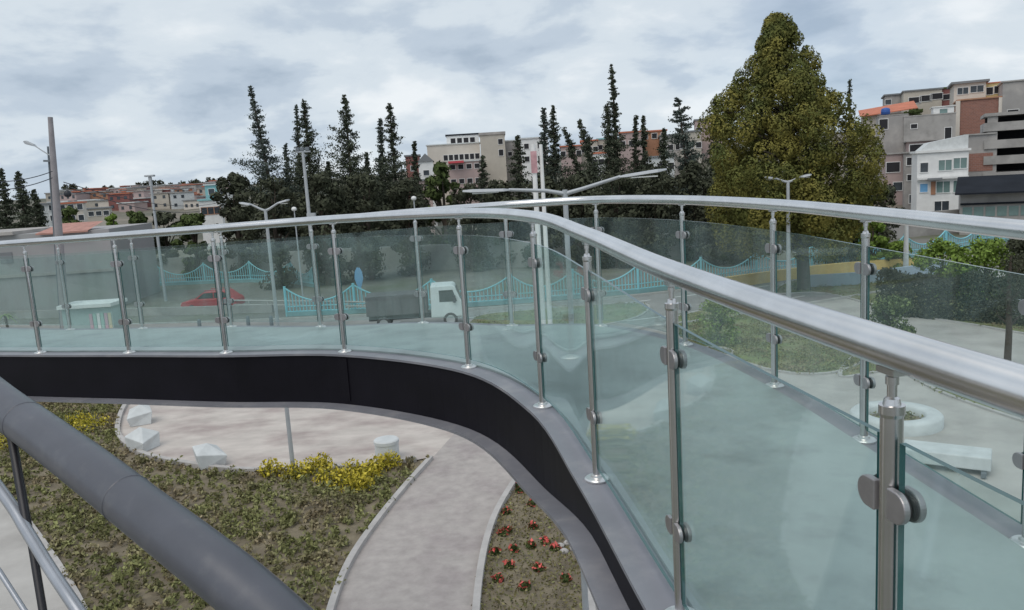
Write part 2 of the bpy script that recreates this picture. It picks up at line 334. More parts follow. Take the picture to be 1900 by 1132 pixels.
# painted lane lines
def line_strip(pts, w, z, m, dash=None):
    b = MB(); pts = smooth(pts, 10); acc = 0
    for p, q in zip(pts[:-1], pts[1:]):
        p, q = Vector((*p, z)), Vector((*q, z)); d = (q-p).length; acc += d
        if dash and (acc % (2*dash)) > dash: continue
        t = (q-p).normalized(); n = Vector((-t.y, t.x, 0))*w/2; b.add([p-n, q-n, q+n, p+n], [(0, 1, 2, 3)])
    o = b.build('road_marking', m); return struct(o)
line_strip([(-60, 41), (-28, 40.7), (-6, 41.0), (6, 42.6), (16, 46.5), (30, 53.5)], 0.14, 0.02, M['white'], 2.4)
line_strip([(-60, 55), (-26, 48.8), (-8, 46.7), (4, 47.8), (20, 53.2), (36, 60)], 0.14, 0.02, M['white'], 2.4)
# wide pavement between bridge and road
sheet('pavement', [(-60, 8), (-60, 35.9), (-28, 37.4), (-6, 38.4), (6, 39.9), (16, 43.9), (30, 50.9), (60, 64), (60, 8)], 0.008, M['pave'])
# lawns on the right
def lawn(px, hi=0.05):
    pts = smooth(gp(px), 5, True); o = sheet('lawn', pts, hi, M['lawn']); kerb(pts, 0.14, hi+0.03, closed=True); return pts
lawnA = lawn([(1240, 596), (1330, 572), (1420, 562), (1500, 575), (1600, 605), (1640, 640), (1560, 690), (1440, 690), (1330, 655), (1260, 628)])
lawnB = lawn([(1440, 545), (1530, 545), (1680, 582), (1800, 603), (1960, 622), (1960, 560), (1780, 535), (1600, 520), (1480, 520)])
lawnC = lawn([(880, 590), (1000, 575), (1120, 566), (1200, 566), (1180, 590), (1060, 615), (900, 640)], 0.04)
lawnD = lawn([(1560, 700), (1660, 690), (1760, 735), (1960, 800), (1960, 770), (1800, 700), (1700, 660), (1600, 655)], 0.04)

# garden, round plaza and path under the bridge
gardenpoly = gp([(-60, 740), (60, 735), (300, 735), (470, 760), (640, 880), (800, 850), (700, 960), (640, 1060), (600, 1180), (150, 1250), (60, 1100), (-60, 900)])
sheet('garden_bed', [(-34, 36), (-12, 36), (-2, 26), (-1, 9), (-14, 9), (-34, 24)], 0.016, M['soil'])
plz = smooth(gp([(236, 752), (219, 795), (228, 822), (268, 848), (350, 866), (440, 877), (560, 877), (700, 866), (790, 853), (930, 815), (1010, 740), (900, 690), (620, 668), (380, 690), (280, 715)]), 6, True)
sheet('plaza', plz, 0.05, M['plaza']); kerb(plz[:int(len(plz)*8/15)], 0.16, 0.16)
pl = gp([(800, 856), (752, 910), (700, 975), (650, 1050), (615, 1140), (590, 1260)]); pr = gp([(978, 866), (940, 925), (915, 975), (897, 1040), (885, 1132), (880, 1260)])
pls, prs = smooth(pl, 5), smooth(pr, 5)
sheet('path', [tuple(G(850, 800)[:2])]+pls+prs[::-1]+[tuple(G(1000, 815)[:2])], 0.058, M['pathc'])
kerb([p for p in pls], 0.14, 0.17); kerb(prs, 0.14, 0.17)
bedr = smooth(gp([(1018, 868), (1045, 905), (1070, 985), (1092, 1075), (1110, 1260)]), 5)
sheet('flower_bed', prs+bedr[::-1], 0.03, M['soil']); kerb(bedr, 0.12, 0.15)
corner = gp([(-80, 900), (0, 915), (60, 985), (130, 1090), (185, 1200), (150, 1400), (-200, 1300)])
sheet('pavement', corner, 0.03, M['pave']); kerb(smooth(corner[:5], 5), 0.14, 0.14)

# ------------------------------------------------------------------ the curved footbridge
def fit(bx, by, ty):
    lo, hi = 0.5, 20
    for _ in range(50):
        m = (lo+hi)/2; y = proj(EYE+ray(bx, by)*m+np.array([0, 0, 1.0]))[1]
        if y < ty: lo = m
        else: hi = m
    return EYE+ray(bx, by)*m
inner = [fit(*q) for q in [(75, 655, 450), (240, 655, 438), (420, 655, 424), (640, 653, 407), (870, 680, 394), (1007, 750, 398), (1108, 888, 434)]]
inner = [np.array(v) for v in [(-7.1, 8.75, 6.60), (-6.2, 8.15, 6.63), (-5.25, 7.62, 6.66)]] + inner + [np.array(v) for v in [(0.43, 2.15, 6.71), (0.565, 1.18, 6.712), (0.72, 0.15, 6.712), (0.85, -0.9, 6.715), (0.95, -1.9, 6.715)]]
outer = [fit(*q) for q in [(130, 612, 447), (265, 611, 438), (430, 608, 425), (595, 606, 409), (785, 602, 395), (950, 602, 377), (1115, 606, 371), (1272, 640, 371), (1437, 717, 380), (1603, 815, 393)]]
outer = [np.array(v) for v in [(-8.2, 10.9, 6.54), (-7.2, 10.2, 6.55), (-6.2, 9.6, 6.57)]] + outer + [np.array(v) for v in [(1.60, 2.42, 6.735), (1.68, 1.4, 6.73), (1.8, 0.3, 6.73), (1.95, -0.9, 6.73), (2.05, -1.9, 6.73)]]
# even out the deck level
for Lp in (inner, outer):
    z = [p[2] for p in Lp]
    for i in range(1, len(Lp)-1): Lp[i][2] = 0.25*z[i-1]+0.5*z[i]+0.25*z[i+1]
def cr(L_, u):
    k = len(L_); i = max(0, min(int(u), k-2)); t = u-i
    a, b, c, d = (np.array(L_[max(i-1, 0)]), np.array(L_[i]), np.array(L_[i+1]), np.array(L_[min(i+2, k-1)]))
    return 0.5*((2*b)+(-a+c)*t+(2*a-5*b+4*c-d)*t*t+(-a+3*b-3*c+d)*t**3)
def tang(L_, u):
    e = 0.02; v = cr(L_, min(u+e, len(L_)-1.001))-cr(L_, max(u-e, 0)); v[2] = 0; return v/np.linalg.norm(v)
def nrm(L_, u): t = tang(L_, u); return np.array([-t[1], t[0], 0])      # points away from the camera side for left-to-right curves
def arc_us(L_, n):
    us = np.linspace(0, len(L_)-1.001, 600); p = np.array([cr(L_, u) for u in us]); s = np.concatenate([[0], np.cumsum(np.linalg.norm(np.diff(p, axis=0), axis=1))])
    return np.interp(np.linspace(0, s[-1], n), s, us)
NS = 110
ui, uo = arc_us(inner, NS), arc_us(outer, NS)
bridge = thing('footbridge', 'curved steel footbridge with black side girder and grey-green walking deck', 'footbridge', (0, 6, 0))
def strip(name, rows, m, closed=True):
    """rows: list over stations of a closed cross-section (list of points)"""
    b = MB(); k = len(rows[0]); vs = [p for r in rows for p in r]
    fs = [(i*k+j, i*k+(j+1) % k, (i+1)*k+(j+1) % k, (i+1)*k+j) for i in range(len(rows)-1) for j in range(k if closed else k-1)]
    b.add(vs, fs); 
    if closed: b.add(rows[0], [tuple(range(k))]); b.add(rows[-1], [tuple(range(k))[::-1]])
    return b.build(name, m, bridge, world=True)
bpy.context.view_layer.update()
def sec(L_, u, a, b, z0, z1):
    p = cr(L_, u); n = nrm(L_, u); q = np.array([0, 0, 1.0])
    return [p+n*a+q*z0, p+n*b+q*z0, p+n*b+q*z1, p+n*a+q*z1]
# deck plate between the two edges
rows = []
for a, b in zip(ui, uo):
    A = cr(inner, a)+nrm(inner, a)*0.045; B = cr(outer, b)-nrm(outer, b)*0.045; q = np.array([0, 0, 1.0])
    rows.append([A-q*0.05, B-q*0.05, B+q*0.012, A+q*0.012])
strip('deck', rows, M['deck'])
strip('edge_flange', [sec(inner, u, -0.085, 0.042, -0.016, 0.0) for u in ui], M['flange'])
strip('edge_flange', [sec(outer, u, -0.042, 0.085, -0.016, 0.0) for u in uo], M['flange'])
def gdep(u): return 0.37-0.235*smst((u-8.0)/1.3)
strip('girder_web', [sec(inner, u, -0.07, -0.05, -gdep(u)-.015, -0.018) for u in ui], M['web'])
for u in (6.05,):
    strip('splice_plate', [sec(inner, u+e, -0.078, -0.0705, -gdep(u)+.01, -0.03) for e in (-.02, .02)], M['web'])
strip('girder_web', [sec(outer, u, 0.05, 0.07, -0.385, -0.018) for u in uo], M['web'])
strip('lower_flange', [sec(inner, u, -0.165, 0.03, -gdep(u)-.035, -gdep(u)-.017) for u in ui], M['flange'])
strip('lower_flange', [sec(outer, u, -0.03, 0.14, -0.405, -0.387) for u in uo], M['flange'])
for u in range(1, NS, 9):       # cross beams under the deck
    A = Vector(cr(inner, ui[u])+nrm(inner, ui[u])*-0.04); B = Vector(cr(outer, uo[u])+nrm(outer, uo[u])*0.04)
    t = (B-A).normalized(); n = Vector((-t.y, t.x, 0))*0.04
    b = MB(); z = Vector((0, 0, -.06)); w = Vector((0, 0, -.3))
    b.add([A-n+z, B-n+z, B+n+z, A+n+z, A-n+w, B-n+w, B+n+w, A+n+w], [(0, 1, 2, 3), (7, 6, 5, 4), (0, 4, 5, 1), (1, 5, 6, 2), (2, 6, 7, 3), (3, 7, 4, 0)])
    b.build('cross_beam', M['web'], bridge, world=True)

# ------------------------------------------------------------------ glass railings
HR, RR, PR = 1.0, 0.031, 0.0168
def railing(L_, label, first, last):
    root = thing('glass_railing', label, 'railing', (0, 6, 6.7)); bpy.context.view_layer.update()
    b = MB(); us = [first+(last-first)*i/220 for i in range(221)]
    b.tube([cr(L_, u)+[0, 0, HR] for u in us], RR, 20); b.build('handrail', M['rail'], root, world=True)
    # one post with plate, neck and clamps; copied to every station
    pm = MB(); pm.lathe([(0.0, 0.895), (PR, 0.895), (PR+.0025, 0.901), (PR+.0025, 0.914), (0.0135, 0.9145), (0.0115, 0.924), (0.0075, 0.927), (0.0075, 0.945), (0.010, 0.946), (0.010, 0.958), (0.0065, 0.959), (0.0065, 0.972), (0, 0.972)][1:], 16, hard=True)
    pm.lathe([(PR, 0.0), (PR, 0.90)], 20); pme = pm
    bp = MB(); bp.lathe([(0.052, 0.0), (0.052, 0.006), (0.046, 0.011), (0.026, 0.014), (0.0245, 0.022), (PR, 0.024)], 24, hard=True)
    sd_ = MB(); sd_.box(-0.022, 0.022, -0.013, 0.013, 0.9625, 0.972)
    # D-shaped clamp half: flat against the post, rounded outside
    def dclamp(sgn, side):
        k = [(0.0162, -0.025), (0.036, -0.025)] + [(0.036+0.025*cos(a), 0.025*sin(a)) for a in [(-84+12*i)*pi/180 for i in range(15)]] + [(0.036, 0.025), (0.0162, 0.025)]
        c = MB(); y0, y1 = (0.0075, 0.0185) if side > 0 else (-0.0185, -0.0075)
        c.prism([(sgn*x, z) for x, z in k], y0, y1); return c
    gas = MB(); 
    k = [(0.0162, -0.023), (0.036, -0.023)] + [(0.036+0.023*cos(a), 0.023*sin(a)) for a in [(-84+12*i)*pi/180 for i in range(15)]] + [(0.036, 0.023), (0.0162, 0.023)]
    proto = None
    for i in range(int(math.ceil(first)), int(last)+1):
        p = cr(L_, float(i)); t = tang(L_, float(i)); ang = atan2(t[1], t[0])
        if proto is None:
            po = pme.build('post', M['steel'], root); bpo = bp.build('base_plate', M['plate'], po); so = sd_.build('saddle', M['steel'], po)
            cl = []
            for h in (0.765, 0.27):
                for sgn in (1, -1):
                    for side in (1, -1):
                        c = dclamp(sgn, side).build('glass_clamp', M['clamp'], po, bevel=0.002); c.location = (0, 0, h); cl.append(c)
                    r_ = MB(); r_.prism([(sgn*x, z) for x, z in k], 0.0052, 0.0073); r_.prism([(sgn*x, z) for x, z in k], -0.0073, -0.0052)
                    r_ = r_.build('gasket', M['rubber'], po); r_.location = (0, 0, h)
            proto = po; o = po
        else:
            o = proto.copy(); COL.objects.link(o); o.parent = root
            for g_ in proto.children: e = g_.copy(); COL.objects.link(e); e.parent = o
        o.location = tuple(p-np.array([0, 6, 6.7])); o.rotation_euler = (0, 0, ang)
    for i in range(int(math.ceil(first)), int(last)):
        seg = np.linalg.norm(cr(L_, i+1.0)-cr(L_, float(i))); g0 = 0.028/seg; n = 10
        uu = [i+g0+(1-2*g0)*j/n for j in range(n+1)]; b = MB(); th = 0.005; vs = []
        for u in uu:
            p = cr(L_, u); q = nrm(L_, u)*th
            vs += [p-q+[0, 0, .055], p+q+[0, 0, .055], p+q+[0, 0, .862], p-q+[0, 0, .862]]
        k_ = n+1; S_ = [[vs[4*j+q] for j in range(k_)] for q in range(4)]
        def band(A_, B_, mi, smooth_):
            b.add(A_+B_, [(j, j+1, k_+j+1, k_+j) for j in range(n)], mi, smooth_)
        band(S_[0], S_[3], 0, True); band(S_[2], S_[1], 0, True); band(S_[3], S_[2], 1, False); band(S_[1], S_[0], 1, False)
        b.add([S_[q][0] for q in range(4)], [(3, 2, 1, 0)], 1); b.add([S_[q][-1] for q in range(4)], [(0, 1, 2, 3)], 1)
        b.build('glass_panel', [M['glass'], M['glass_edge']], root, world=True)
railing(inner, 'near steel and glass railing on the inner edge of the curved footbridge', 0.0, len(inner)-1.05)
railing(outer, 'far stainless steel and glass railing on the outer edge of the curved footbridge', 0.0, len(outer)-1.05)

# ------------------------------------------------------------------ tubular truss in the near left corner
tr = thing('steel_truss', 'dark grey tubular steel truss crossing the lower left corner', 'truss', (-2.2, 4.2, 6)); bpy.context.view_layer.update()
main = [(-330, 520, 6.9), (-140, 640, 5.9), (0, 749, 5.15), (87, 812, 4.7), (175, 878, 4.3), (260, 945, 4.0), (385, 1042, 3.62), (470, 1112, 3.45), (600, 1235, 3.2), (750, 1380, 3.0)]
mp_ = smooth([tuple(P(*q)) for q in main], 8); b = MB(); b.tube(mp_, 0.127, 28); b.build('chord', M['tube'], tr, world=True)
for i in (20, 38):
    a_, c_ = Vector(mp_[i]), Vector(mp_[i+1]); t_ = (c_-a_).normalized()*.006; b = MB(); b.tube([a_-t_*1.2, a_-t_*.5, a_+t_*.5, a_+t_*1.2], [.1272, .1302, .1302, .1272], 28, cap=False); b.build('weld_seam', M['tube'], tr, world=True)
low = smooth([tuple(P(*q)) for q in [(-160, 700, 5.6), (0, 908, 4.9), (50, 985, 4.7), (95, 1058, 4.5), (150, 1140, 4.3), (250, 1290, 4.1)]], 8)
b = MB(); b.tube(low, 0.034, 16); b.build('lower_chord', M['lighttube'], tr, world=True)
for pts, r, nm in [([(22, 812, 4.98), (52, 985, 4.72)], 0.026, 'strut'), ([(56, 990, 4.7), (84, 1160, 4.5)], 0.022, 'strut'), ([(-40, 1010, 4.9), (0, 1062, 4.8), (50, 1140, 4.65)], 0.016, 'strut')]:
    b = MB(); b.tube([P(*q) for q in pts], r, 12); b.build(nm, M['darkrod'] if r > 0.017 else M['lighttube'], tr, world=True)

# ------------------------------------------------------------------ foliage
def quads(c, size, nn=None):
    """numpy array of small leaf quads at centres c"""
    n = len(c); a = NP.normal(size=(n, 3)); a /= np.linalg.norm(a, axis=1)[:, None]; b = NP.normal(size=(n, 3))
    if nn is not None:                       # leaves lie roughly along the surface of their clump
        m = nn + 0.38*NP.normal(size=(n, 3)); m /= np.linalg.norm(m, axis=1)[:, None]
        a -= m*np.sum(a*m, axis=1)[:, None]; a /= np.linalg.norm(a, axis=1)[:, None]; b = np.cross(m, a)
    b -= a*np.sum(a*b, axis=1)[:, None]; b /= np.linalg.norm(b, axis=1)[:, None]
    s = size*(0.6+0.8*NP.random(n))[:, None]; a = a*s; b = b*s*0.6
    v = np.stack([c-a, c-b*0.9, c+a, c+b*0.9], axis=1).reshape(-1, 3)
    return v
def leaf_obj(name, groups, parent=None, loc=None):
    """groups: list of (centres, size, material)"""
    vs, mi, k = [], [], 0
    for q_ in groups:
        c, s, m = q_[:3]; v = quads(np.asarray(c), s, q_[3] if len(q_) > 3 else None); vs.append(v); mi += [k]*len(c); k += 1
    V = np.concatenate(vs); n = len(V)//4
    me = bpy.data.meshes.new(name); me.vertices.add(len(V)); me.vertices.foreach_set('co', V.ravel()); me.loops.add(4*n); me.loops.foreach_set('vertex_index', np.arange(4*n))
    me.polygons.add(n); me.polygons.foreach_set('loop_start', np.arange(n)*4); me.polygons.foreach_set('loop_total', np.full(n, 4)); me.polygons.foreach_set('material_index', mi)
    for q_ in groups: me.materials.append(q_[2])
    me.update(); me.validate()
    o = bpy.data.objects.new(name, me); COL.objects.link(o)
    if parent is not None: o.parent = parent
    if loc is not None: o.location = loc
    return o
def trunk(root, h, r, lean=(0, 0), m='bark', limbs=()):
    b = MB(); n = 8; b.tube([(lean[0]*(i/n)**1.6, lean[1]*(i/n)**1.6, -0.3+(h+0.3)*i/n) for i in range(n+1)], [r*(1-0.9*i/n)+0.02 for i in range(n+1)], 8)
    for l in limbs: b.tube(l, [0.35*r*(1-0.8*i/(len(l)-1))+0.012 for i in range(len(l))], 6)
    return b.build('trunk', M[m], root)
def conifer(label, tx, ty, bx, d, w, style='spire', m='needle', dens=1.0, group='dark conifers behind the road', name='conifer_tree', cat='tree'):
    top = P(tx, ty, d); base = PY(bx, 345, top[1])
    base = np.array([base[0], top[1], terr(base[0], top[1])]); H = top[2]-base[2]; R_ = w*d/FPX/2
    root = thing(name, label, cat, base, 0, group); lean = (top[0]-base[0], 0)
    rng = random.Random(int(tx*7+ty)); C = []; limbs = []; R_ *= rng.uniform(1.1, 1.5) if style == 'spire' else 1.0
    t = 0.06
    while t < 0.995:
        if style == 'spire':
            if t < 0.75: r = R_*float(np.interp(t, [0, .35, .5, .62, .75], [1, .95, .74, .42, .15]))*(0.35+1.0*rng.random())
            else: r = R_*0.19*(1-(t-0.75)/0.25)**0.8*(0.6+0.8*rng.random()) + 0.09
            k = 6; step = 0.016
        elif style == 'column': r = R_*(0.75+0.25*sin(t*7))*(min(1, (1-t)/0.25))**0.7 + 0.1; k = 5; step = 0.02
        elif style == 'sparse': r = R_*(1-t)**0.75*(0.65+0.55*rng.random())+0.15; k = 4; step = 0.03
        else: r = R_*(1-t)**0.8*(0.85+0.3*rng.random())+0.12; k = 6; step = 0.022
        for _ in range(k):
            a = rng.random()*2*pi; rr = r*(0.55+0.6*rng.random()); q = (t+rng.uniform(-.012, .012))
            x0, z0 = lean[0]*max(q, 0)**1.6, q*H; up = rng.uniform(0.05, 0.5) if style in ('spire', 'sparse') else rng.uniform(-0.3, 0.2)
            if style == 'column': up = rng.uniform(0.8, 1.6)
            rr *= 1.55 if rng.random() < 0.12 and style in ('spire', 'sparse') else 1.0; e = (x0+rr*cos(a), rr*sin(a), z0+rr*up*0.75); nn = max(5, int((9+46*rr/1.5)*dens))
            for j in range(nn):
                s = 0.25+0.8*rng.random(); sp = 0.05+0.12*min(rr, 2.0)
                C.append((x0+(e[0]-x0)*s+rng.gauss(0, sp), e[1]*s+rng.gauss(0, sp), z0+(e[2]-z0)*s*s+rng.gauss(0, sp*0.5)))
            if rr > 0.9 and rng.random() < 0.3: limbs.append([(x0, 0, z0), ((x0+e[0])/2, e[1]/2, z0+(e[2]-z0)*0.3), e])
        t += step*(0.8+0.5*rng.random())
    trunk(root, H*0.985, 0.016*H, lean, limbs=limbs[:30])
    leaf_obj('crown', [(np.array(C), 0.00125*d, M[m])], root); return root
def bushy(label, cx, ty, d, w, m='leafdark', n=2600, group='dark broad trees behind the road', name='broad_tree', lumps=26, base_y=None, cat='tree', size=None, hfrac=0.72, trunkr=None, mats=None):
    top = P(cx, ty, d)
    base = np.array([top[0], top[1], terr(top[0], top[1])]) if base_y is None else None
    if base is None: gq = P(cx, base_y, d); base = np.array([gq[0], gq[1], max(gq[2], 0)])
    H = top[2]-base[2]; R_ = w*d/FPX/2
    root = thing(name, label, cat, base, 0, group); rng = random.Random(int(cx*3+ty)); C = []; Nn = []; limbs = []
    for i in range(lumps):
        a = rng.random()*2*pi; z = (1-hfrac)+hfrac*rng.random()**0.85; e = sqrt(max(0.02, 1-((z-(1-hfrac/2))/(hfrac/2+0.02))**2)); rr = R_*e*rng.uniform(0.3, 0.88)
        lr = min(R_, H)*rng.uniform(0.2, 0.36); c = np.array([rr*cos(a), rr*sin(a), H*z-lr*0.6]); k = max(10, n//lumps)
        v = NP.normal(size=(k, 3)); v /= np.linalg.norm(v, axis=1)[:, None]; Nn.append(v.copy()); v *= (lr*(0.6+0.5*NP.random(k)))[:, None]; v[:, 2] *= 0.8
        C.append(c+v); limbs.append([(0, 0, H*z*0.45), (c[0]*0.5, c[1]*0.5, H*z*0.75), tuple(c)])
    trunk(root, H*0.8, trunkr or 0.03*H, limbs=limbs[:14])
    C = np.concatenate(C); Nn = np.concatenate(Nn); s = size or 0.0032*d
    if mats:
        pick = NP.random(len(C)); gs = []; lo = 0
        for mm, fr in mats: sel = (pick >= lo) & (pick < lo+fr); gs.append((C[sel], s, M[mm], Nn[sel])); lo += fr
        leaf_obj('crown', gs, root)
    else: leaf_obj('crown', [(C, s, M[m], Nn)], root)
    return root

# the big conical cypress
root_p = G(1492, 540); root_p[2] = 0
bt = thing('cypress_tree', 'huge olive green conical cypress standing behind the handrails at right of centre', 'tree', root_p)
D = 49.6; Ht = PY(1440, 24, root_p[1])[2]; crx0 = PY(1470, 400, root_p[1])[0]-root_p[0]; crx1 = PY(1440, 24, root_p[1])[0]-root_p[0]; rng = random.Random(5); C1, C2, N1, N2, limbs = [], [], [], [], []
prof = [(0.0, 4.7), (.08, 5.3), (.19, 5.7), (.41, 5.75), (.54, 5.05), (.67, 3.75), (.77, 2.7), (.90, 1.4), (1.0, 0.7)]
def pr_(t): return np.interp(t, [a for a, _ in prof], [b for _, b in prof])
cz0 = 4.2
leanx = crx1
for i in range(520):
    t = rng.random()**1.15; a = rng.random()*2*pi; R_ = 0.92*pr_(t)*(0.93+0.14*sin(3*a+t*9)); f_ = 1.0 if i % 5 else 0.6
    rr = R_*f_*rng.uniform(0.70, 1.0); lr = rng.uniform(0.5, 1.15)*(1-0.45*t); z = cz0+(Ht-cz0)*t-lr*0.9
    c = np.array([crx0+(crx1-crx0)*t+max(0, rr-lr*0.45)*cos(a), max(0, rr-lr*0.45)*sin(a), z]); k = int(560*lr*lr)+60
    v = NP.normal(size=(k, 3)); v /= np.linalg.norm(v, axis=1)[:, None]; w_ = v.copy(); v *= (lr*(0.90+0.14*NP.random(k))*np.array(1+0.10*np.sin(w_[:, 0]*7)*np.sin(w_[:, 1]*7+w_[:, 2]*5)))[:, None]
    first = rng.random() < 0.72; (C1 if first else C2).append(c+v); (N1 if first else N2).append(w_)
    if i % 9 == 0: limbs.append([(leanx*t, 0, z-0.8), (leanx*t+rr*cos(a)*.5, rr*sin(a)*.5, z-0.5), tuple(c)])
trunk(bt, Ht*0.93, 0.42, (leanx, 0), limbs=limbs)
M['cyp2'] = mat('cypress_deep', (0.115, 0.122, 0.036), 0.9, spec=0.12, noise=(0.9, 0.22), island=0.14)
leaf_obj('crown', [(np.concatenate(C1), 0.082, M['olive'], np.concatenate(N1)), (np.concatenate(C2), 0.082, M['cyp2'], np.concatenate(N2))], bt)

# spire-topped conifers, left to right
CON = [
 ('leftmost tall conifer with a long bare leaning spire tip', 464, 160, 510, 78, 105, 'spire', 'needleblue', 1.0),
 ('slim pale conifer spire just left of the tall grey mast', 549, 195, 557, 92, 46, 'spire', 'needleblue', 0.8),
 ('tall conifer with narrow spire directly behind the tall grey mast', 563, 183, 578, 80, 120, 'spire', 'needle', 1.0),
 ('tall knobbly conifer spire right of the grey mast, densest at its foot', 639, 177, 652, 78, 115, 'spire', 'needle', 1.25),
 ('conifer with a blunt forked tip left of its taller slim neighbour', 706, 217, 706, 84, 60, 'spire', 'needleblue', 1.0),
 ('slim tall conifer spire left of the hillside white block', 722, 189, 735, 82, 92, 'spire', 'needle', 1.0),
 ('left one of the twin slim conifer spires above the double-arm lamp', 1009, 197, 1010, 80, 62, 'spire', 'needleblue', 1.1),
 ('right one of the twin slim conifer spires above the double-arm lamp', 1026, 196, 1030, 80, 66, 'spire', 'needle', 1.1),
 ('small leaning conifer spire, left one of the leaning pair', 1046, 238, 1100, 76, 74, 'spire', 'needle', 1.0),
 ('leaning conifer spire right of its smaller leaning neighbour', 1074, 222, 1124, 74, 78, 'spire', 'needle', 1.1),
 ('dense narrow columnar conifer beside the tallest spire', 1127, 190, 1130, 78, 30, 'column', 'needle', 1.3),
 ('tallest thin conifer spire near the middle of the skyline', 1135, 121, 1148, 78, 60, 'spire', 'needle', 1.35),
 ('thin conifer tip in front of the orange hillside house', 1179, 215, 1178, 82, 44, 'spire', 'needle', 1.0),
 ('thin conifer tip right beside another in front of orange house', 1193, 214, 1198, 84, 44, 'spire', 'needle', 1.0),
 ('open-branched dark conifer at the left edge of the huge cypress', 1258, 180, 1283, 72, 110, 'sparse', 'needleblue', 3.0),
 ('conifer tip showing just above the left shoulder of the huge cypress', 1328, 176, 1322, 84, 40, 'spire', 'needle', 1.0),
 ('thin bare tip above the right shoulder of the huge cypress', 1576, 150, 1578, 70, 22, 'spire', 'needle', 0.7),
 ('conical dark conifer in front of the white hillside block', 960, 248, 962, 82, 78, 'cone', 'needle', 1.1),
 ('small conical conifer in front of the tan hillside block', 895, 288, 896, 82, 62, 'cone', 'needle', 1.0),
 ('bare-tipped small conifer between the leftmost spire and the mast', 530, 268, 532, 84, 44, 'spire', 'needleblue', 0.8),
 ('short conifer tip between the mast and the knobbly spire', 608, 298, 610, 84, 40, 'spire', 'needle', 1.0),
 ('short pointed conifer right of the knobbly spire', 680, 282, 682, 84, 44, 'spire', 'needle', 1.0),
 ('small pointed conifer at the foot of the red-roofed hillside house', 768, 262, 772, 88, 40, 'spire', 'needle', 0.9),
 ('dark conifer left of the open-branched one, low in the row', 1232, 240, 1232, 80, 60, 'spire', 'needle', 1.0),
 ('dark conifer second from the left edge of the photo', 33, 318, 36, 95, 62, 'cone', 'needle', 1.2),
 ('dark conifer cut by the left edge of the photo', 2, 312, 0, 95, 60, 'cone', 'needle', 1.2),
 ('small dark conifer right of the two at the left edge', 62, 352, 62, 100, 50, 'cone', 'needle', 1.0),
]
for c in CON: conifer(*c)
BW = [(428, 322, 74, 95), (500, 326, 66, 130), (590, 318, 66, 125), (672, 322, 68, 120), (752, 332, 70, 120), (868, 342, 70, 110), (930, 335, 72, 110), (1000, 325, 70, 110), (1070, 322, 68, 120), (1140, 318, 66, 125), (1215, 312, 66, 120), (1290, 300, 68, 120), (1610, 330, 62, 130), (1350, 350, 64, 130), (1560, 345, 62, 110)]
BL = ['leftmost dark broad tree, under the leaning spire', 'dark broad tree right of the leftmost one, behind the small double lamp', 'dark broad tree at the foot of the tall grey mast', 'dark broad tree under the knobbly spire', 'dark broad tree below the red-roofed hillside house', 'low dark tree just above the left arm of the big double-arm lamp',
      'low dark tree left of the two white poles', 'dark tree right behind the two white poles', 'dark tree behind the big lamp where its arms meet', 'dark tree behind the right arm of the big double-arm lamp', 'dark tree beyond the tip of the big lamp, below the orange house', 'dark tree tucked under the left side of the huge cypress',
      'dark tree right of the huge cypress, below the grey hillside houses', 'dark tree behind the lower left of the huge cypress', 'dark tree behind the lower right of the huge cypress']
for (x, y, d, w), lb in zip(BW, BL): bushy(lb, x, y, d, w, hfrac=0.93, n=5200, lumps=46, size=.0026*d)
bushy('green broad tree in front of the pinkish and cream hillside blocks', 818, 298, 76, 82, m='leafmid', n=3000, hfrac=0.85)
bushy('yellow-green round tree right of the low orange-roofed building', 207, 398, 70, 34, m='leafbright', n=1500, hfrac=0.9, group='trees at the left end of the road')
bushy('dark green tree between the yellow-green one and the slim lamp', 250, 392, 76, 60, m='leafmid', n=1800, hfrac=0.9, group='trees at the left end of the road')
bushy('dark green tree behind the slim tall lamp at left', 300, 388, 78, 70, m='leafdark', n=2000, hfrac=0.9, group='trees at the left end of the road')
bushy('dark green tree right of the slim tall lamp at left', 355, 390, 76, 80, m='leafmid', n=2000, hfrac=0.9, group='trees at the left end of the road')
bushy('dark green tree behind the utility pole', 128, 384, 96, 60, m='leafmid', n=1500, hfrac=0.9, group='trees at the left end of the road')

# bushes and hedge on the right
def bush(label, cx, ty, by, w, m, n=2200, name='bush', mats=None, size=0.06):
    b_ = G(cx, by); d = (b_-EYE)@Fv
    return bushy(label, cx, ty, d, w, m=m, n=int(n*1.9), base_y=by, name=name, lumps=32, cat='bush', group=None, size=size, hfrac=0.95, trunkr=0.05, mats=mats)
bush('yellow-green bush on the lawn behind the bridge railing', 1330, 545, 640, 96, 'leafmid', mats=[('leafbright', .5), ('leafpale', .5)])
bush('leafy green bush with pale flower heads right of the second outer post', 1655, 545, 655, 110, 'leafmid', 3600, mats=[('leafmid', .72), ('leafpale', .28)])
bush('bright green shrub left of the larger one behind the clear glass top', 1748, 440, 552, 110, 'leafbright', 2800, size=0.09)
bush('broad bright green shrub right of the smaller one behind the clear glass top', 1826, 438, 556, 150, 'leafbright', 3600, size=0.09)
bush('dark olive shrub mass cut by the right edge of the photo', 1925, 425, 565, 130, 'leafdark', 4200, size=0.09)
bush('orange-tinged shrub under the right side of the huge cypress', 1560, 398, 500, 105, 'leafmid', 2800, size=0.12, mats=[('leafyellow', .22), ('leafmid', .78)])
bush('light green shrub right of the orange-tinged one', 1618, 402, 500, 60, 'leafbright', 2200, size=0.12)
bush('small shrub between teal fence peaks at right', 1668, 445, 500, 60, 'leafbright', 1500, size=0.1)
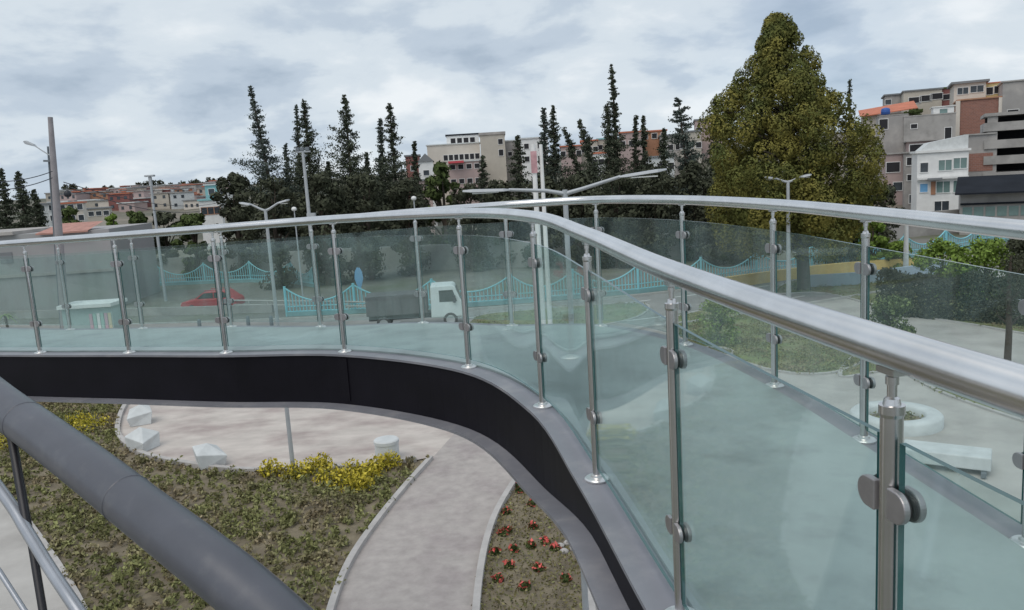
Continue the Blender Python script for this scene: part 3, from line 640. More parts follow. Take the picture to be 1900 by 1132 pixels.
def hedge(label, a, b, h, w, m, n, name='hedge'):
    a, b = np.array([*a, 0.0]), np.array([*b, 0.0]); L_ = np.linalg.norm(b-a); t = (b-a)/L_; nn = np.array([-t[1], t[0], 0])
    root = thing(name, label, 'hedge', (a+b)/2); s = (NP.random(n)-0.5)*L_; q = (NP.random(n)-0.5); z = NP.random(n)
    side = NP.random(n); q = np.where(side < 0.4, -0.5+0.06*NP.normal(size=n), q); z = np.where(side > 0.6, 1+0.05*NP.normal(size=n), z)
    c = s[:, None]*t+(q*w)[:, None]*nn; c[:, 2] = z*h*(1+0.06*np.sin(s*1.3)+0.05*np.sin(s*3.1)); leaf_obj('foliage', [(c, 0.075, M[m])], root)
    bm_ = MB()
    for i in range(int(L_/0.9)):
        p = t*(-L_/2+0.45+0.9*i); bm_.tube([p, p+[0.05, 0, h*0.8]], [0.03, 0.015], 5)
    bm_.build('stems', M['bark'], root)
hp = G(1635, 580)[:2]; hq = G(1940, 606)[:2]
hedge('long clipped dark green hedge behind the white bench at right', hp, hq, 1.9, 1.2, 'leafdark', 16000)
hr = G(1600, 560); 

# slim dark tree near the right edge
sp_ = G(1868, 690); st = thing('young_tree', 'slim dark trunked young tree with short side twigs near the right edge', 'tree', sp_)
dS = (sp_-EYE)@Fv; hS = P(1864, 470, dS)[2]
b = MB(); b.tube([(0, 0, -.1), (.03, 0, hS*.35), (-.04, 0, hS*.7), (0, 0, hS)], [.13, .11, .08, .03], 8)
for z, sx in [(.38, 1), (.42, -1), (.6, 1), (.66, -1), (.8, 1)]: b.tube([(0, 0, hS*z), (sx*.3, .1, hS*z+.25), (sx*.45, 0, hS*z+.5)], [.04, .025, .01], 6)
b.build('trunk', M['bark'], st)
cc_ = []
for i in range(900):
    z = RNG.uniform(.5, 1.02); cc_.append((RNG.gauss(0, .22), RNG.gauss(0, .22), hS*z))
leaf_obj('crown', [(np.array(cc_), 0.05, M['leafdark'])], st)
# small pale palm-like tree at far left
pp = G(18, 640); pt = thing('small_palm', 'small pale green palm-like tree behind the left end of the railing', 'tree', pp); dp = (pp-EYE)@Fv; hP = P(12, 585, dp)[2]
b = MB(); b.tube([(0, 0, -.1), (.05, 0, hP*.5), (0, 0, hP)], [.1, .08, .07], 8); b.build('trunk', M['bark'], pt)
b = MB()
for i in range(26):
    a = RNG.random()*2*pi; l = RNG.uniform(.5, .85); u_ = RNG.uniform(.1, .7); pts = [Vector((l*s*cos(a), l*s*sin(a), hP+u_*s*l-0.9*l*s*s*0.8)) for s in (0, .33, .66, 1)]
    n_ = Vector((-sin(a), cos(a), 0))*.05
    for p, q, w0, w1 in zip(pts[:-1], pts[1:], (.5, 1, .8), (1, .8, .1)): b.add([p-n_*w0, q-n_*w1, q+n_*w1, p+n_*w0], [(0, 1, 2, 3)])
b.build('fronds', M['leafpale'], pt)

# ------------------------------------------------------------------ garden planting under the bridge
def inpoly(p, poly):
    x, y = p; c = False; j = len(poly)-1
    for i in range(len(poly)):
        xi, yi = poly[i]; xj, yj = poly[j]
        if (yi > y) != (yj > y) and x < (xj-xi)*(y-yi)/(yj-yi)+xi: c = not c
        j = i
    return c
pathpoly = [tuple(G(850, 800)[:2])]+pls+prs[::-1]+[tuple(G(1000, 815)[:2])]
def scatter(poly, n, excl=()):
    xs_ = [p[0] for p in poly]; ys_ = [p[1] for p in poly]; o = []
    while len(o) < n:
        q = (RNG.uniform(min(xs_), max(xs_)), RNG.uniform(min(ys_), max(ys_)))
        if inpoly(q, poly) and not any(inpoly(q, e) for e in excl): o.append(q)
    return o
gcp = [(-32, 35.5), (-14, 35.5), (-1.2, 24), (-1.2, 9), (-14, 9), (-32, 24)]
C = []
for x, y in scatter(gcp, 15000, (plz, pathpoly, corner)):
    dens = 0.5+0.5*sin(x*1.1+1.3*sin(y*0.7))*sin(y*1.3+sin(x))
    if RNG.random() > 0.62+0.5*dens: continue
    h = RNG.uniform(0.08, 0.30)*(0.6+0.5*dens); r = RNG.uniform(.06, .16)
    for k in range(14):
        a = RNG.random()*2*pi; C.append((x+r*cos(a)*RNG.random(), y+r*sin(a)*RNG.random(), 0.02+h*RNG.uniform(0.15, 1.0)))
o = leaf_obj('ground_cover', [(np.array(C), 0.05, M['cover'])]); tag(o, 'low grey-green ground cover planting filling the garden bed under the bridge', 'ground cover', kind='stuff')
# rough grass on the lawns
C = []
for poly, n in ((lawnA, 5200), (lawnB, 2600), (lawnC, 900), (lawnD, 900)):
    for x, y in scatter(poly, n):
        if 0.5+0.5*sin(x*1.7+sin(y))*sin(y*1.1+x*.4) < RNG.random()*.8: continue
        h = RNG.uniform(.03, .15)
        for k in range(6): C.append((x+RNG.gauss(0, .13), y+RNG.gauss(0, .13), .06+h*RNG.random()))
o = leaf_obj('grass', [(np.array(C), 0.045, M['cover'])]); tag(o, 'rough tufted grass and weeds growing on the lawns beyond the bridge', 'grass', kind='stuff')
# planting strip in the flower bed
C = [(x+RNG.gauss(0, .05), y+RNG.gauss(0, .05), RNG.uniform(.04, .12)) for x, y in scatter(prs+bedr[::-1], 4200)]
M['drygrass'] = mat('dry_grass', (0.17, 0.15, 0.07), 0.9, spec=0.2, noise=(1.5, 0.3), island=0.4)
o = leaf_obj('grass', [(np.array(C[:2800]), 0.035, M['drygrass']), (np.array(C[2800:]), 0.035, M['cover'])]); tag(o, 'sparse dry grass on the narrow flower bed by the path', 'grass', kind='stuff')

def flower_clump(label, px, py, r, m, group, name, cat, leafm='leafmid', nf=70, h=0.28):
    p = G(px, py); root = thing(name, label, cat, p, 0, group)
    v = NP.normal(size=(260, 3)); v /= np.linalg.norm(v, axis=1)[:, None]; v[:, 2] = np.abs(v[:, 2]); v *= NP.uniform(0.35, 1, size=(260, 1))*np.array([[r, r, h]])
    leaf_obj('leaves', [(v+[0, 0, .03], 0.045, M[leafm])], root)
    v = NP.normal(size=(nf, 3)); v /= np.linalg.norm(v, axis=1)[:, None]; v[:, 2] = np.abs(v[:, 2]); v *= NP.uniform(0.85, 1.15, size=(nf, 1))*np.array([[r, r, h]])
    leaf_obj('flowers', [(v+[0, 0, .05], 0.05, M[m])], root); return root
YO = ['first from the left', 'second from the left', 'third from the left', 'fifth from the left', 'sixth from the left', 'seventh from the left', 'near the right end, lower one', 'lowest one', 'second from the right', 'rightmost by the drum stool', 'fourth from the left']
for i, (x, y, r) in enumerate([(505, 882, .35), (548, 888, .4), (585, 878, .42), (612, 896, .42), (640, 905, .42), (655, 886, .42), (682, 893, .42), (672, 910, .34), (700, 876, .36), (725, 868, .34), (600, 872, .3)]):
    flower_clump('yellow flowering shrub in the row along the plaza kerb, %s' % YO[i], x, y, r, 'flower', 'yellow shrubs along the plaza kerb', 'yellow_shrub', 'shrub', 'leafyellow', 130, 0.42)
flower_clump('yellow shrub beside the big grey tube, left of the round plaza', 172, 797, .62, 'flower', None, 'yellow_shrub', 'shrub', 'leafyellow', 150, .5)
flower_clump('yellow shrub at the upper side of the big grey tube, left of another', 143, 790, .5, 'flower', None, 'yellow_shrub', 'shrub', 'leafyellow', 60, .45)
flower_clump('yellow shrub under the big grey tube at the left edge', 8, 832, .6, 'flower', None, 'yellow_shrub', 'shrub', 'leafyellow', 120, .5)
for i, (x, y) in enumerate([(964, 905), (965, 915), (987, 940), (1003, 930), (1037, 958), (940, 955), (942, 990), (990, 982), (934, 995), (1030, 1022), (1012, 1010), (920, 1030), (955, 1025), (985, 1018), (945, 1055), (925, 1080), (1000, 1060), (1050, 1080), (975, 1095)]):
    flower_clump('red flowering plant in the narrow bed between path and footbridge', x, y, .11, 'redflower', 'red flowering plants in the narrow bed', 'red_flower', 'flower', 'leafmid', 16, .13)
b = MB()
for i, (x, y) in enumerate([(1040, 1018), (1052, 1012), (1062, 1022), (1047, 1028), (1068, 1016)]):
    p = G(x, y); b = MB(); r = RNG.uniform(.07, .11)
    b.lathe([(0, -.02), (r, 0), (r*.95, r*.5), (r*.5, r*.85), (0.001, r)], 9)
    o = b.build('stone', M['kerb'], loc=tuple(p+[0, 0, .03])); o.rotation_euler = (0, 0, i); o.scale = (1, .8, 1)
    tag(o, 'pale rounded stone in the small heap on the flower bed', 'stone', 'pale stones on the flower bed')

# faceted white concrete seats and the drum on the plaza
def pyramid_seat(label, px, py, w, h, rz):
    p = G(px, py); b = MB(); a = w/2
    b.add([(-a*.8, -a*.8, 0), (a*.8, -a*.8, 0), (a*.8, a*.8, 0), (-a*.8, a*.8, 0), (-a, -a, h*.55), (a, -a*.7, h*.75), (a*.75, a, h), (-a*.8, a, h*.8), (0.1*a, .1*a, h*1.15)],
          [(0, 1, 5, 4), (1, 2, 6, 5), (2, 3, 7, 6), (3, 0, 4, 7), (4, 5, 8), (5, 6, 8), (6, 7, 8), (7, 4, 8), (3, 2, 1, 0)])
    o = b.build('faceted_seat', M['whitec'], loc=(p[0], p[1], .05), bevel=.02); o.rotation_euler = (0, 0, rz); return tag(o, label, 'stone seat', 'faceted white seats on the plaza')
pyramid_seat('faceted white concrete seat highest up on the plaza edge, just below the girder', 262, 788, .85, .6, 0.4)
pyramid_seat('faceted white concrete seat in the middle of the left plaza edge', 268, 835, .85, .6, 1.2)
pyramid_seat('faceted white concrete seat lowest on the plaza edge, above the ground cover', 392, 866, .85, .6, 2.1)
p = G(720, 855); b = MB(); b.lathe([(.001, .62), (.34, .62), (.37, .59), (.37, .50), (.35, .49), (.35, 0.0)], 28, hard=True)
o = b.build('round_stool', M['whitec'], loc=(p[0], p[1], .05)); tag(o, 'white round concrete drum stool at the lower right of the plaza', 'stool')

# round white planter ring, slab bench, manhole and bench on the right
p = G(1680, 797); b = MB(); b.lathe([(.80, .05), (.80, .30), (.86, .36), (1.22, .36), (1.28, .30), (1.28, .0)], 40); pr2 = thing('round_planter', 'round white concrete planter ring behind the nearest railing post', 'planter', (p[0], p[1]+.6, 0))
b.build('ring', M['whitec'], pr2); b = MB(); b.lathe([(.001, .12), (.79, .1)], 30); b.build('soil', M['soil'], pr2)
cv = NP.normal(size=(500, 3))*[[.35, .35, .06]]+[0, 0, .16]; leaf_obj('plants', [(cv, .05, M['cover'])], pr2)
p = G(1775, 880); sb = thing('slab_seat', 'low pale concrete slab seat on metal runners, seen through the nearest glass', 'bench', (p[0], p[1]+.5, 0), radians(-32))
b = MB(); b.box(-1.0, 1.0, -.42, .42, .16, .5); b.build('seat', M['whitec'], sb, bevel=.03)
for x in (-.85, .85): b = MB(); b.box(x-.06, x+.06, -.6, .6, .05, .155); b.build('foot', M['lampdark'], sb)
p = G(1318, 656); b = MB(); b.lathe([(.001, .03), (.52, .03), (.55, .02), (.6, .012)], 30); o = b.build('manhole_cover', M['darkrod'], loc=(p[0], p[1], 0.0)); tag(o, 'dark round manhole cover on the pavement beyond the outer railing', 'manhole cover')
b = MB(); b.tube([(0.95*cos(2*pi*i/40), 0.95*sin(2*pi*i/40), .05) for i in range(41)], .07, 8); o = b.build('concrete_ring', M['kerb'], loc=(p[0], p[1], 0)); tag(o, 'pale concrete collar around the dark manhole cover', 'kerb ring')
p = G(1840, 594); bn = thing('park_bench', 'white slatted bench with backrest in front of the clipped hedge', 'bench', p, radians(-12)); bn.scale = (1, 1, 1)
b = MB()
for i in range(3): b.box(-1.05, 1.05, -.25+.19*i, -.09+.19*i, .42, .47)
b.build('seat', M['whitec'], bn)
b = MB()
for i in range(3): b.box(-1.05, 1.05, .30, .34, .50+.14*i, .61+.14*i)
b.build('backrest', M['whitec'], bn)
for x in (-.85, .85): b = MB(); b.box(x-.05, x+.05, -.24, .29, 0, .415); b.build('leg', M['whitec'], bn)
p = G(1886, 590); wb = thing('litter_bin', 'small white round litter bin right of the white bench', 'bin', p)
b = MB(); b.lathe([(.2, 0), (.24, .05), (.27, .75), (.25, .8)], 20); b.build('body', M['white'], wb); b = MB(); b.lathe([(.28, .8), (.29, .84), (.2, .92), (.001, .95)], 20); b.build('lid', M['lampgrey'], wb)

# ------------------------------------------------------------------ teal fence shaped like little suspension bridges
def teal_fence(label, pts, group):
    root = thing('railing_fence', label, 'fence', (*pts[0], 0), 0, group)
    o0 = Vector((*pts[0], 0))
    posts, bars, tops, wall = MB(), MB(), MB(), MB()
    for a, c in zip(pts[:-1], pts[1:]):
        A, B = Vector((*a, 0))-o0, Vector((*c, 0))-o0; n = 20; tp = []
        posts = MB(); posts.tube([A, A+Vector((0, 0, 1.95))], .09, 8); posts.build('fence_post', M['teal'], root)
        for i in range(n+1):
            t = i/n; z = 0.95+0.9*(2*t-1)**2; p = A.lerp(B, t); tp.append(p+Vector((0, 0, z)))
            if 0 < i < n: bars.tube([p+Vector((0, 0, .3)), p+Vector((0, 0, z))], .036, 5, cap=False)
        tops.tube(tp, .05, 6); tops.tube([A+Vector((0, 0, .62)), B+Vector((0, 0, .62))], .03, 6); tops.tube([A+Vector((0, 0, .3)), B+Vector((0, 0, .3))], .035, 6)
        t_ = (B-A).normalized(); q = Vector((-t_.y, t_.x, 0))*.1; wall.add([A-q, B-q, B+q, A+q]+[v+Vector((0, 0, .27)) for v in (A-q, B-q, B+q, A+q)], [(0, 1, 5, 4), (1, 2, 6, 5), (2, 3, 7, 6), (3, 0, 4, 7), (4, 5, 6, 7)])
    bars.build('bars', M['teal'], root); tops.build('top_rail', M['teal'], root); wall.build('plinth', M['tealwall'], root)
right = smooth([(-14.5, 51.5), (-10, 51), (-5, 50.8), (0, 51), (4, 51.5), (8.3, 52.2), (12.8, 53.8), (17.2, 56), (21.7, 57.6), (25.9, 59.4), (30, 61), (34.2, 63), (38.6, 66), (43, 69)], 1)
teal_fence('long teal fence with scalloped top like small suspension bridges, behind truck and cypress', right, None)
teal_fence('far teal fence section at the left, behind the red car', [(-37, 74), (-32.5, 74.5), (-28, 74), (-23.5, 73), (-19, 70), (-16, 66)], None)
# yellow kerb wall and pale blue channel in front of the fence
def wallseg(name, label, pts, h, w, m, cat, z0=0.0):
    b = MB(); pts = [Vector((*p, 0)) for p in smooth(pts, 4)]; vs = []
    for i, p in enumerate(pts):
        t = (pts[min(i+1, len(pts)-1)]-pts[max(i-1, 0)]).normalized(); n = Vector((-t.y, t.x, 0))*w/2
        vs += [p-n+Vector((0, 0, z0)), p-n+Vector((0, 0, h)), p+n+Vector((0, 0, h)), p+n+Vector((0, 0, z0))]
    k = len(pts); fs = [(4*i+j, 4*i+4+j, 4*i+5+j, 4*i+1+j) for i in range(k-1) for j in range(3)]+[(0, 1, 2, 3), (4*k-1, 4*k-2, 4*k-3, 4*k-4)]
    b.add(vs, fs); o = b.build(name, m); return tag(o, label, cat)
wallseg('low_wall', 'low yellow painted wall in front of the teal fence', [tuple(G(x, y)[:2]) for x, y in [(1330, 538), (1440, 522), (1560, 508), (1700, 498)]], .75, .3, M['yellow'], 'wall')
wallseg('low_wall', 'low pale blue painted wall in front of the yellow one', [tuple(G(x, y)[:2]) for x, y in [(1480, 535), (1600, 528), (1700, 515), (1790, 505)]], .8, .25, mat('pale_blue_paint', (0.36, 0.44, 0.52), .6, noise=(1, .15)), 'wall')
wallseg('low_wall', 'low grey concrete roadside wall at left beyond the road', [(-48, 61.5), (-30, 56.8), (-16, 53.6)], .55, .25, M['concrete'], 'wall')
wallseg('long_wall', 'dark grey retaining wall at the foot of the dark trees', [(-40, 78), (-15, 76), (10, 70), (30, 75), (60, 82)], 2.3, .4, M['concrete'], 'wall')

# ------------------------------------------------------------------ street lamps and poles
def double_lamp(label, px, py, ground, span, tilt, pr=.085, arm_rise=.35, rz=0.0, m='lampgrey', group='double-arm street lamps'):
    base = G(*ground) if len(ground) == 2 else np.array([P(px, py, ground[0])[0], P(px, py, ground[0])[1], 0.0])
    d = (base-EYE)@Fv if len(ground) == 2 else ground[0]; H = P(px, py, d)[2]; root = thing('street_lamp', label, 'street lamp', base, rz, group)
    b = MB(); b.tube([(0, 0, 0), (0, 0, 1.2), (0, 0, H)], [pr*1.3, pr*1.15, pr*.8], 14); b.build('pole', M[m], root)
    b = MB(); b.lathe([(pr*2.4, 0), (pr*2.4, .05), (pr*1.3, .07)], 14); b.build('base_plate', M[m], root)
    for s in (1, -1):
        rise = arm_rise+s*tilt; L_ = span/2
        b = MB(); b.tube([(0, 0, H-.05), (s*L_*.18, 0, H), (s*L_*.55, 0, H+rise*.55)], [pr*.7, pr*.6, pr*.5], 10); arm = b.build('arm', M[m], root)
        b = MB(); x0, x1 = L_*.53, L_; z0, z1 = H+rise*.53, H+rise*.8; hw = pr*2.1; hh = pr*.5
        ring = []
        for x, z, kk in [(x0, z0, .45), (x0+(x1-x0)*.15, z0+(z1-z0)*.15, .9), (x0+(x1-x0)*.8, z0+(z1-z0)*.8, 1.0), (x1, z1, .55)]:
            ring.append([(s*x, -hw*kk, z-hh*kk), (s*x, hw*kk, z-hh*kk), (s*x, hw*kk*.8, z+hh*kk), (s*x, -hw*kk*.8, z+hh*kk)])
        vs = [v for r in ring for v in r]; b.add(vs, [(4*i+j, 4*i+(j+1) % 4, 4*i+4+(j+1) % 4, 4*i+4+j) for i in range(3) for j in range(4)]+[(3, 2, 1, 0), (12, 13, 14, 15)])
        hd = b.build('lamp_head', M[m], root, bevel=.006)
        b = MB(); b.box(s*(x0+.25*(x1-x0)) if s > 0 else -(x0+.8*(x1-x0)), s*(x0+.8*(x1-x0)) if s > 0 else -(x0+.25*(x1-x0)), -hw*.7, hw*.7, min(z0, z1)-hh-.004, min(z0, z1)-hh+.01); b.build('lens', M['lens'], hd)
    return root
double_lamp('nearest and largest double-arm street lamp, rising behind the middle of the handrails', 1048, 352, (9.7,), 2.45, .07, pr=.038, arm_rise=.14)
double_lamp('small double-arm street lamp left of the tall mast, its foot seen under the girder', 494, 386, (545, 880), 1.35, 0, pr=.052, arm_rise=.26, m='lampgrey')
double_lamp('double-arm street lamp in front of the huge cypress', 1462, 336, (44.0,), 2.5, 0, pr=.11, arm_rise=.35)
# slim lamp left (post-top)
def pole(name, label, top, d, r, m, cat, fittings=None, base=None, group=None):
    t = P(*top, d); b_ = np.array([t[0], t[1], 0.0]); root = thing(name, label, cat, b_, 0, group); H = t[2]
    b = MB(); b.tube([(0, 0, 0), (0, 0, H*.5), (0, 0, H)], [r*1.25, r*1.1, r*.8], 12); b.build('pole', M[m], root); return root, H
rt, H = pole('street_lamp', 'slim pale street lamp with a flat head, alone above the left end of the handrail', (278, 328), 62, .10, 'lampgrey', 'street lamp')
b = MB(); b.box(-.35, .35, -.2, .2, H, H+.14); b.build('lamp_head', M['lampgrey'], rt, bevel=.03); b = MB(); b.box(-.1, .1, -.1, .1, H-.7, H-.02); b.build('bracket', M['lampgrey'], rt)
rt, H = pole('tall_mast', 'tall pale mast with square head standing in the row of spires', (562, 283), 44, .10, 'lampgrey', 'mast')
b = MB(); b.box(-.4, .4, -.08, .08, H, H+.08); b.build('crossbar', M['lampgrey'], rt)
for i in range(3): b = MB(); b.box(-.36+.26*i, -.18+.26*i, -.12, .08, H+.10, H+.28); b.build('floodlight', M['lampdark'], rt)
b = MB(); b.box(-.1, .35, -.15, .15, H*.62, H*.62+.5); b.build('control_box', M['lampgrey'], rt)
for tx, lb, pr3 in [(989, 'left one of two tall white poles with a red and white banner', .10), (1003, 'right one of two tall white poles, without a banner', .08)]:
    rt, H = pole('white_pole', lb, (tx, 268), 30, pr3, 'white', 'pole', group='two white poles')
    if tx == 989:
        b = MB(); b.box(-.11, .11, -.115, -.105, H-1.05, H-.25); b.box(-.11, .11, .105, .115, H-1.05, H-.25); b.build('banner', mat('banner_pink', (.55, .32, .34), .8, noise=(4, .3)), rt)
# short pole on the right by the fence
rt, H = pole('marker_post', 'short pale post standing in front of the teal fence at right', (1682, 412), 52, .14, 'whitec', 'post')
# lamp globe bits in the trees
for gx, gy, lb in [(768, 372, 'white globe garden lamp above the handrail, below the hillside blocks'), (546, 392, 'white flat garden lamp above the handrail left of the mast')]:
    rt, H = pole('garden_lamp', lb, (gx, gy), 58, .05, 'lampgrey', 'lamp'); b = MB(); b.lathe([(.02, -.02), (.16, .05), (.2, .17), (.13, .28), (.001, .32)], 14, c=(0, 0, H)); b.build('globe', M['white'], rt)

# utility pole with lamp arm and wires
t = P(93, 216, 42); up = thing('utility_pole', 'tall concrete utility pole with street lamp arm rising at the left', 'utility pole', (t[0]-t[2]*.075, t[1], 0)); H = t[2]; up.rotation_euler = (0, .075, 0)
b = MB(); b.tube([(0, 0, 0), (0, 0, H*.6), (0, 0, H)], [.24, .19, .12], 14); b.build('pole', M['poleconc'], up)
b = MB(); b.tube([(-.26, .05, 0), (-.26, .05, H-1.5)], [.07, .05], 8); b.build('service_pipe', M['lampdark'], up)
b = MB(); b.tube([(-.1, 0, H-2.0), (-.5, 0, H-1.75), (-.95, 0, H-1.45)], .03, 8); b.build('arm', M['lampgrey'], up)
b = MB(); b.prism([(-.85, H-1.52), (-.95, H-1.40), (-1.35, H-1.22), (-1.45, H-1.27), (-1.35, H-1.40)], -.13, .13); b.build('lamp_head', M['lampgrey'], up, bevel=.02)
b = MB(); b.box(-.5, -.16, -.06, .06, H-2.3, H-2.2); b.build('bracket', M['lampdark'], up)
for z in (3.95,): b = MB(); b.lathe([(.03, -.18), (.16, -.12), (.18, .05), (.1, .17), (.02, .2)], 12, c=(.62, 0, H-z+.0)); b.build('insulator', M['black'], up); b = MB(); b.tube([(0, 0, H-z), (.6, 0, H-z)], .02, 6); b.build('insulator_arm', M['lampdark'], up)
t2 = Vector(t); pz = P(118, 338, 42)
def wire(label, a, b_, sag):
    a, b_ = Vector(a), Vector(b_); m = MB(); pts = [a.lerp(b_, i/16)-Vector((0, 0, sag*4*(i/16)*(1-i/16))) for i in range(17)]; m.tube(pts, .022, 5); o = m.build('power_cable', M['wire']); tag(o, label, 'cable', 'overhead cables at the utility pole')
wire('upper cable running right from the utility pole insulator', pz, P(420, 372, 90), .9)
wire('lower cable running right from the utility pole insulator', P(118, 343, 42), P(400, 385, 80), .9)
wire('cable running left from the utility pole below its lamp', P(97, 318, 42), P(-60, 335, 36), .25)
wire('second cable running left from the utility pole, below the first', P(97, 330, 42), P(-60, 352, 36), .25)

# ------------------------------------------------------------------ buildings
def building(name, label, x0, x1, yt, yb, d, dep, wall, roof='roofgrey', wins=(), yaw=0.0, group=None, parapet=0.25, pane='pane', frame='white', cat='house', roof_over=.2, slab=True):
    """x0..x1, yt..yb: where its front shows; d: distance; wins: (fx, fz, w_m, h_m) fractions of the front"""
    xm = (x0+x1)/2; A = P(xm, yt, d); Bz = P(xm, yb, d)[2]; wd = (x1-x0)*d/FPX; zb = min(Bz, terr(A[0], A[1]))-0.6; zb = max(zb, -0.3); h = A[2]-zb
    root = thing(name, label, cat, (A[0], A[1], zb), yaw-atan2(A[0], A[1])*0.85, group); fh = A[2]-Bz
    b = MB(); b.box(-wd/2, wd/2, 0, dep, 0, h); b.build('wall', M[wall], root)
    if slab:
        b = MB(); b.box(-wd/2-roof_over, wd/2+roof_over, -roof_over, dep+roof_over, h+.003, h+.003+parapet); rf = b.build('roof', M[roof], root)
    fr_c = {}
    for q in wins:
        fx, fz, ww, wh = q[:4]; key = (round(ww, 2), round(wh, 2)); mp2 = q[4] if len(q) > 4 else pane
        key = key+(mp2,)
        x = -wd/2+fx*wd; z = h-fh+fz*fh
        if key not in fr_c:
            f = MB(); t_ = .07 if ww < 2.5 else .1
            f.box(-ww/2-t_, ww/2+t_, -.06, -.002, wh/2, wh/2+t_); f.box(-ww/2-t_, ww/2+t_, -.09, -.002, -wh/2-t_, -wh/2); f.box(-ww/2-t_, -ww/2, -.06, -.002, -wh/2, wh/2); f.box(ww/2, ww/2+t_, -.06, -.002, -wh/2, wh/2)
            if ww > 1.0 and mp2 != 'void': f.box(-.03, .03, -.05, -.012, -wh/2, wh/2)
            fo = f.build('window', M[frame], root); g_ = MB(); g_.box(-ww/2, ww/2, -.02, -.006, -wh/2, wh/2); go = g_.build('pane', M[mp2], fo); fr_c[key] = fo; o = fo
        else:
            s = fr_c[key]; o = s.copy(); COL.objects.link(o); o.parent = root; e = s.children[0].copy(); COL.objects.link(e); e.parent = o
        o.location = (x, 0, z)
    root['_h'] = h; root['_w'] = wd; del root['_h']; del root['_w']
    return root, wd, h, fh
def grid(nx, nz, ww, wh, x0=.12, x1=.88, z0=.2, z1=.8, pane=None):
    o = []
    for i in range(nx):
        for j in range(nz):
            q = (x0+(x1-x0)*(i/(nx-1) if nx > 1 else .5), z0+(z1-z0)*(j/(nz-1) if nz > 1 else .5), ww, wh); o.append(q+((pane,) if pane else ()))
    return o
def slabs_on(root, wd, h, fh, fr, m='white', out=.35, th=.16):
    for f_ in fr: b = MB(); b.box(-wd/2, wd/2, -out, -.095, h-fh+f_*fh-th/2, h-fh+f_*fh+th/2); b.build('floor_band', M[m], root)

# right hillside
GR = None
building('house', 'low grey block house at the top of the right hillside, left of the cream one', 1645, 1684, 176, 200, 150, 9, 'greyw', 'roofgrey', grid(2, 1, 1.0, .9), roof_over=.3)
building('house', 'cream house with three dark square windows on the right hilltop', 1680, 1744, 168, 205, 142, 10, 'beigew', 'roofgrey', [(.3, .55, 1.9, 1.0, 'void'), (.58, .6, 1.9, 1.0, 'void'), (.86, .66, 1.9, 1.0, 'void')])
building('house', 'dark red house with one window right of the cream hilltop house', 1744, 1774, 164, 205, 141, 9, 'redw', 'leafmid', [(.5, .62, 1.5, .9, 'void')])
r, wd, h, fh = building('house', 'cream upper house with overhanging flat roof standing on the brick house', 1774, 1826, 154, 184, 128, 10, 'cream', 'roofgrey', [(.28, .55, 1.5, 1.0), (.72, .6, 1.8, 1.0)], parapet=.35, roof_over=.45)
building('house', 'yellow house with two dark windows on the right hilltop', 1826, 1866, 154, 182, 127, 10, 'yelloww', 'roofred', [(.3, .5, .9, 1.1, 'void'), (.62, .55, .9, 1.1, 'void')], parapet=.15)
r, wd, h, fh = building('house', 'bare brick house with white corner columns below the cream and yellow houses', 1783, 1852, 184, 245, 121, 10, 'brick', 'orangew', [(.9, .1, 1.2, .7, 'void')], parapet=.2)
for x in (-wd/2-.35, wd/2-.3): b = MB(); b.box(x, x+.6, -.3, -.01, h-fh-1, h); b.build('column', M['cream'], r)
building('house', 'plain grey windowless upper house at the right edge', 1866, 1925, 150, 215, 118, 12, 'greyw', 'concrete', [(.3, .12, 1.4, .8, 'void')], parapet=.2)
r, wd, h, fh = building('house', 'long low house with orange-red roof at the right of the cypress', 1604, 1692, 211, 240, 134, 7, 'beigew', 'roofred', [(.4, .2, 2.0, .8, 'void')], slab=False)
b = MB(); b.add([(-wd/2-.4, -.8, h-.1), (wd/2+.4, -.8, h+.6), (wd/2+.4, 6, h+2.1), (-wd/2-.4, 6, h+1.2), (-wd/2-.4, -.8, h-.25), (wd/2+.4, -.8, h+.45), (wd/2+.4, 6, h+1.95), (-wd/2-.4, 6, h+1.05)], [(0, 1, 2, 3), (7, 6, 5, 4), (0, 4, 5, 1), (1, 5, 6, 2), (2, 6, 7, 3), (3, 7, 4, 0)]); b.build('roof', M['roofred'], r)
p = P(1643, 213, 119); b = MB(); b.lathe([(.3, 0), (.62, .05), (.62, .75), (.5, .92), (.2, 1.0), (.001, 1.05)], 18); b.lathe([(.64, .35), (.66, .4), (.64, .45)], 18)
tkr = b.build('water_tank', M['bluetank'], loc=tuple(p)); tag(tkr, 'blue plastic water tank on the grey roof below the orange-red roof', 'water tank')
building('house', 'pale concrete block house right under the blue water tank', 1634, 1682, 214, 290, 114, 9, 'greyw', 'concrete', [(.15, .8, 1.1, 1.4, 'void')], parapet=.1, roof_over=.05)
r, wd, h, fh = building('house', 'wide rough grey concrete house left of the brick house, with tiny openings', 1682, 1768, 214, 262, 112, 10, 'concrete', 'concrete', [(.2, .62, .8, .6, 'void'), (.86, .25, .8, 1.6, 'void')], parapet=.15, roof_over=.05)
slabs_on(r, wd, h, fh, (.0,), 'concrete', 1.0, .25)
building('house', 'white panelled rooftop room above the rough grey concrete house', 1734, 1768, 198, 214, 117, 5, 'white', 'white', [(.5, .5, 1.0, .6, 'panegreen')], parapet=.1)
for i, (x, y) in enumerate([(1690, 205), (1703, 203)]):
    bushy('rooftop green tree between the orange-red roof and the white rooftop room', x, y-2, 118, 22, m='leafmid', n=900, base_y=216, group='rooftop trees on the right hillside', size=.2, lumps=10)
building('house', 'dark recessed basement level under the rough grey concrete house', 1688, 1735, 262, 290, 108, 6, 'pinkw', 'concrete', [(.5, .55, 3.0, 1.0, 'void')], parapet=.15, roof_over=.3)
building('house', 'pinkish house beside the right edge of the huge cypress', 1646, 1680, 286, 372, 100, 8, 'pinkw', 'concrete', [(.35, .72, 1.5, 1.2, 'void'), (.6, .3, 1.0, 1.0)], parapet=.2)
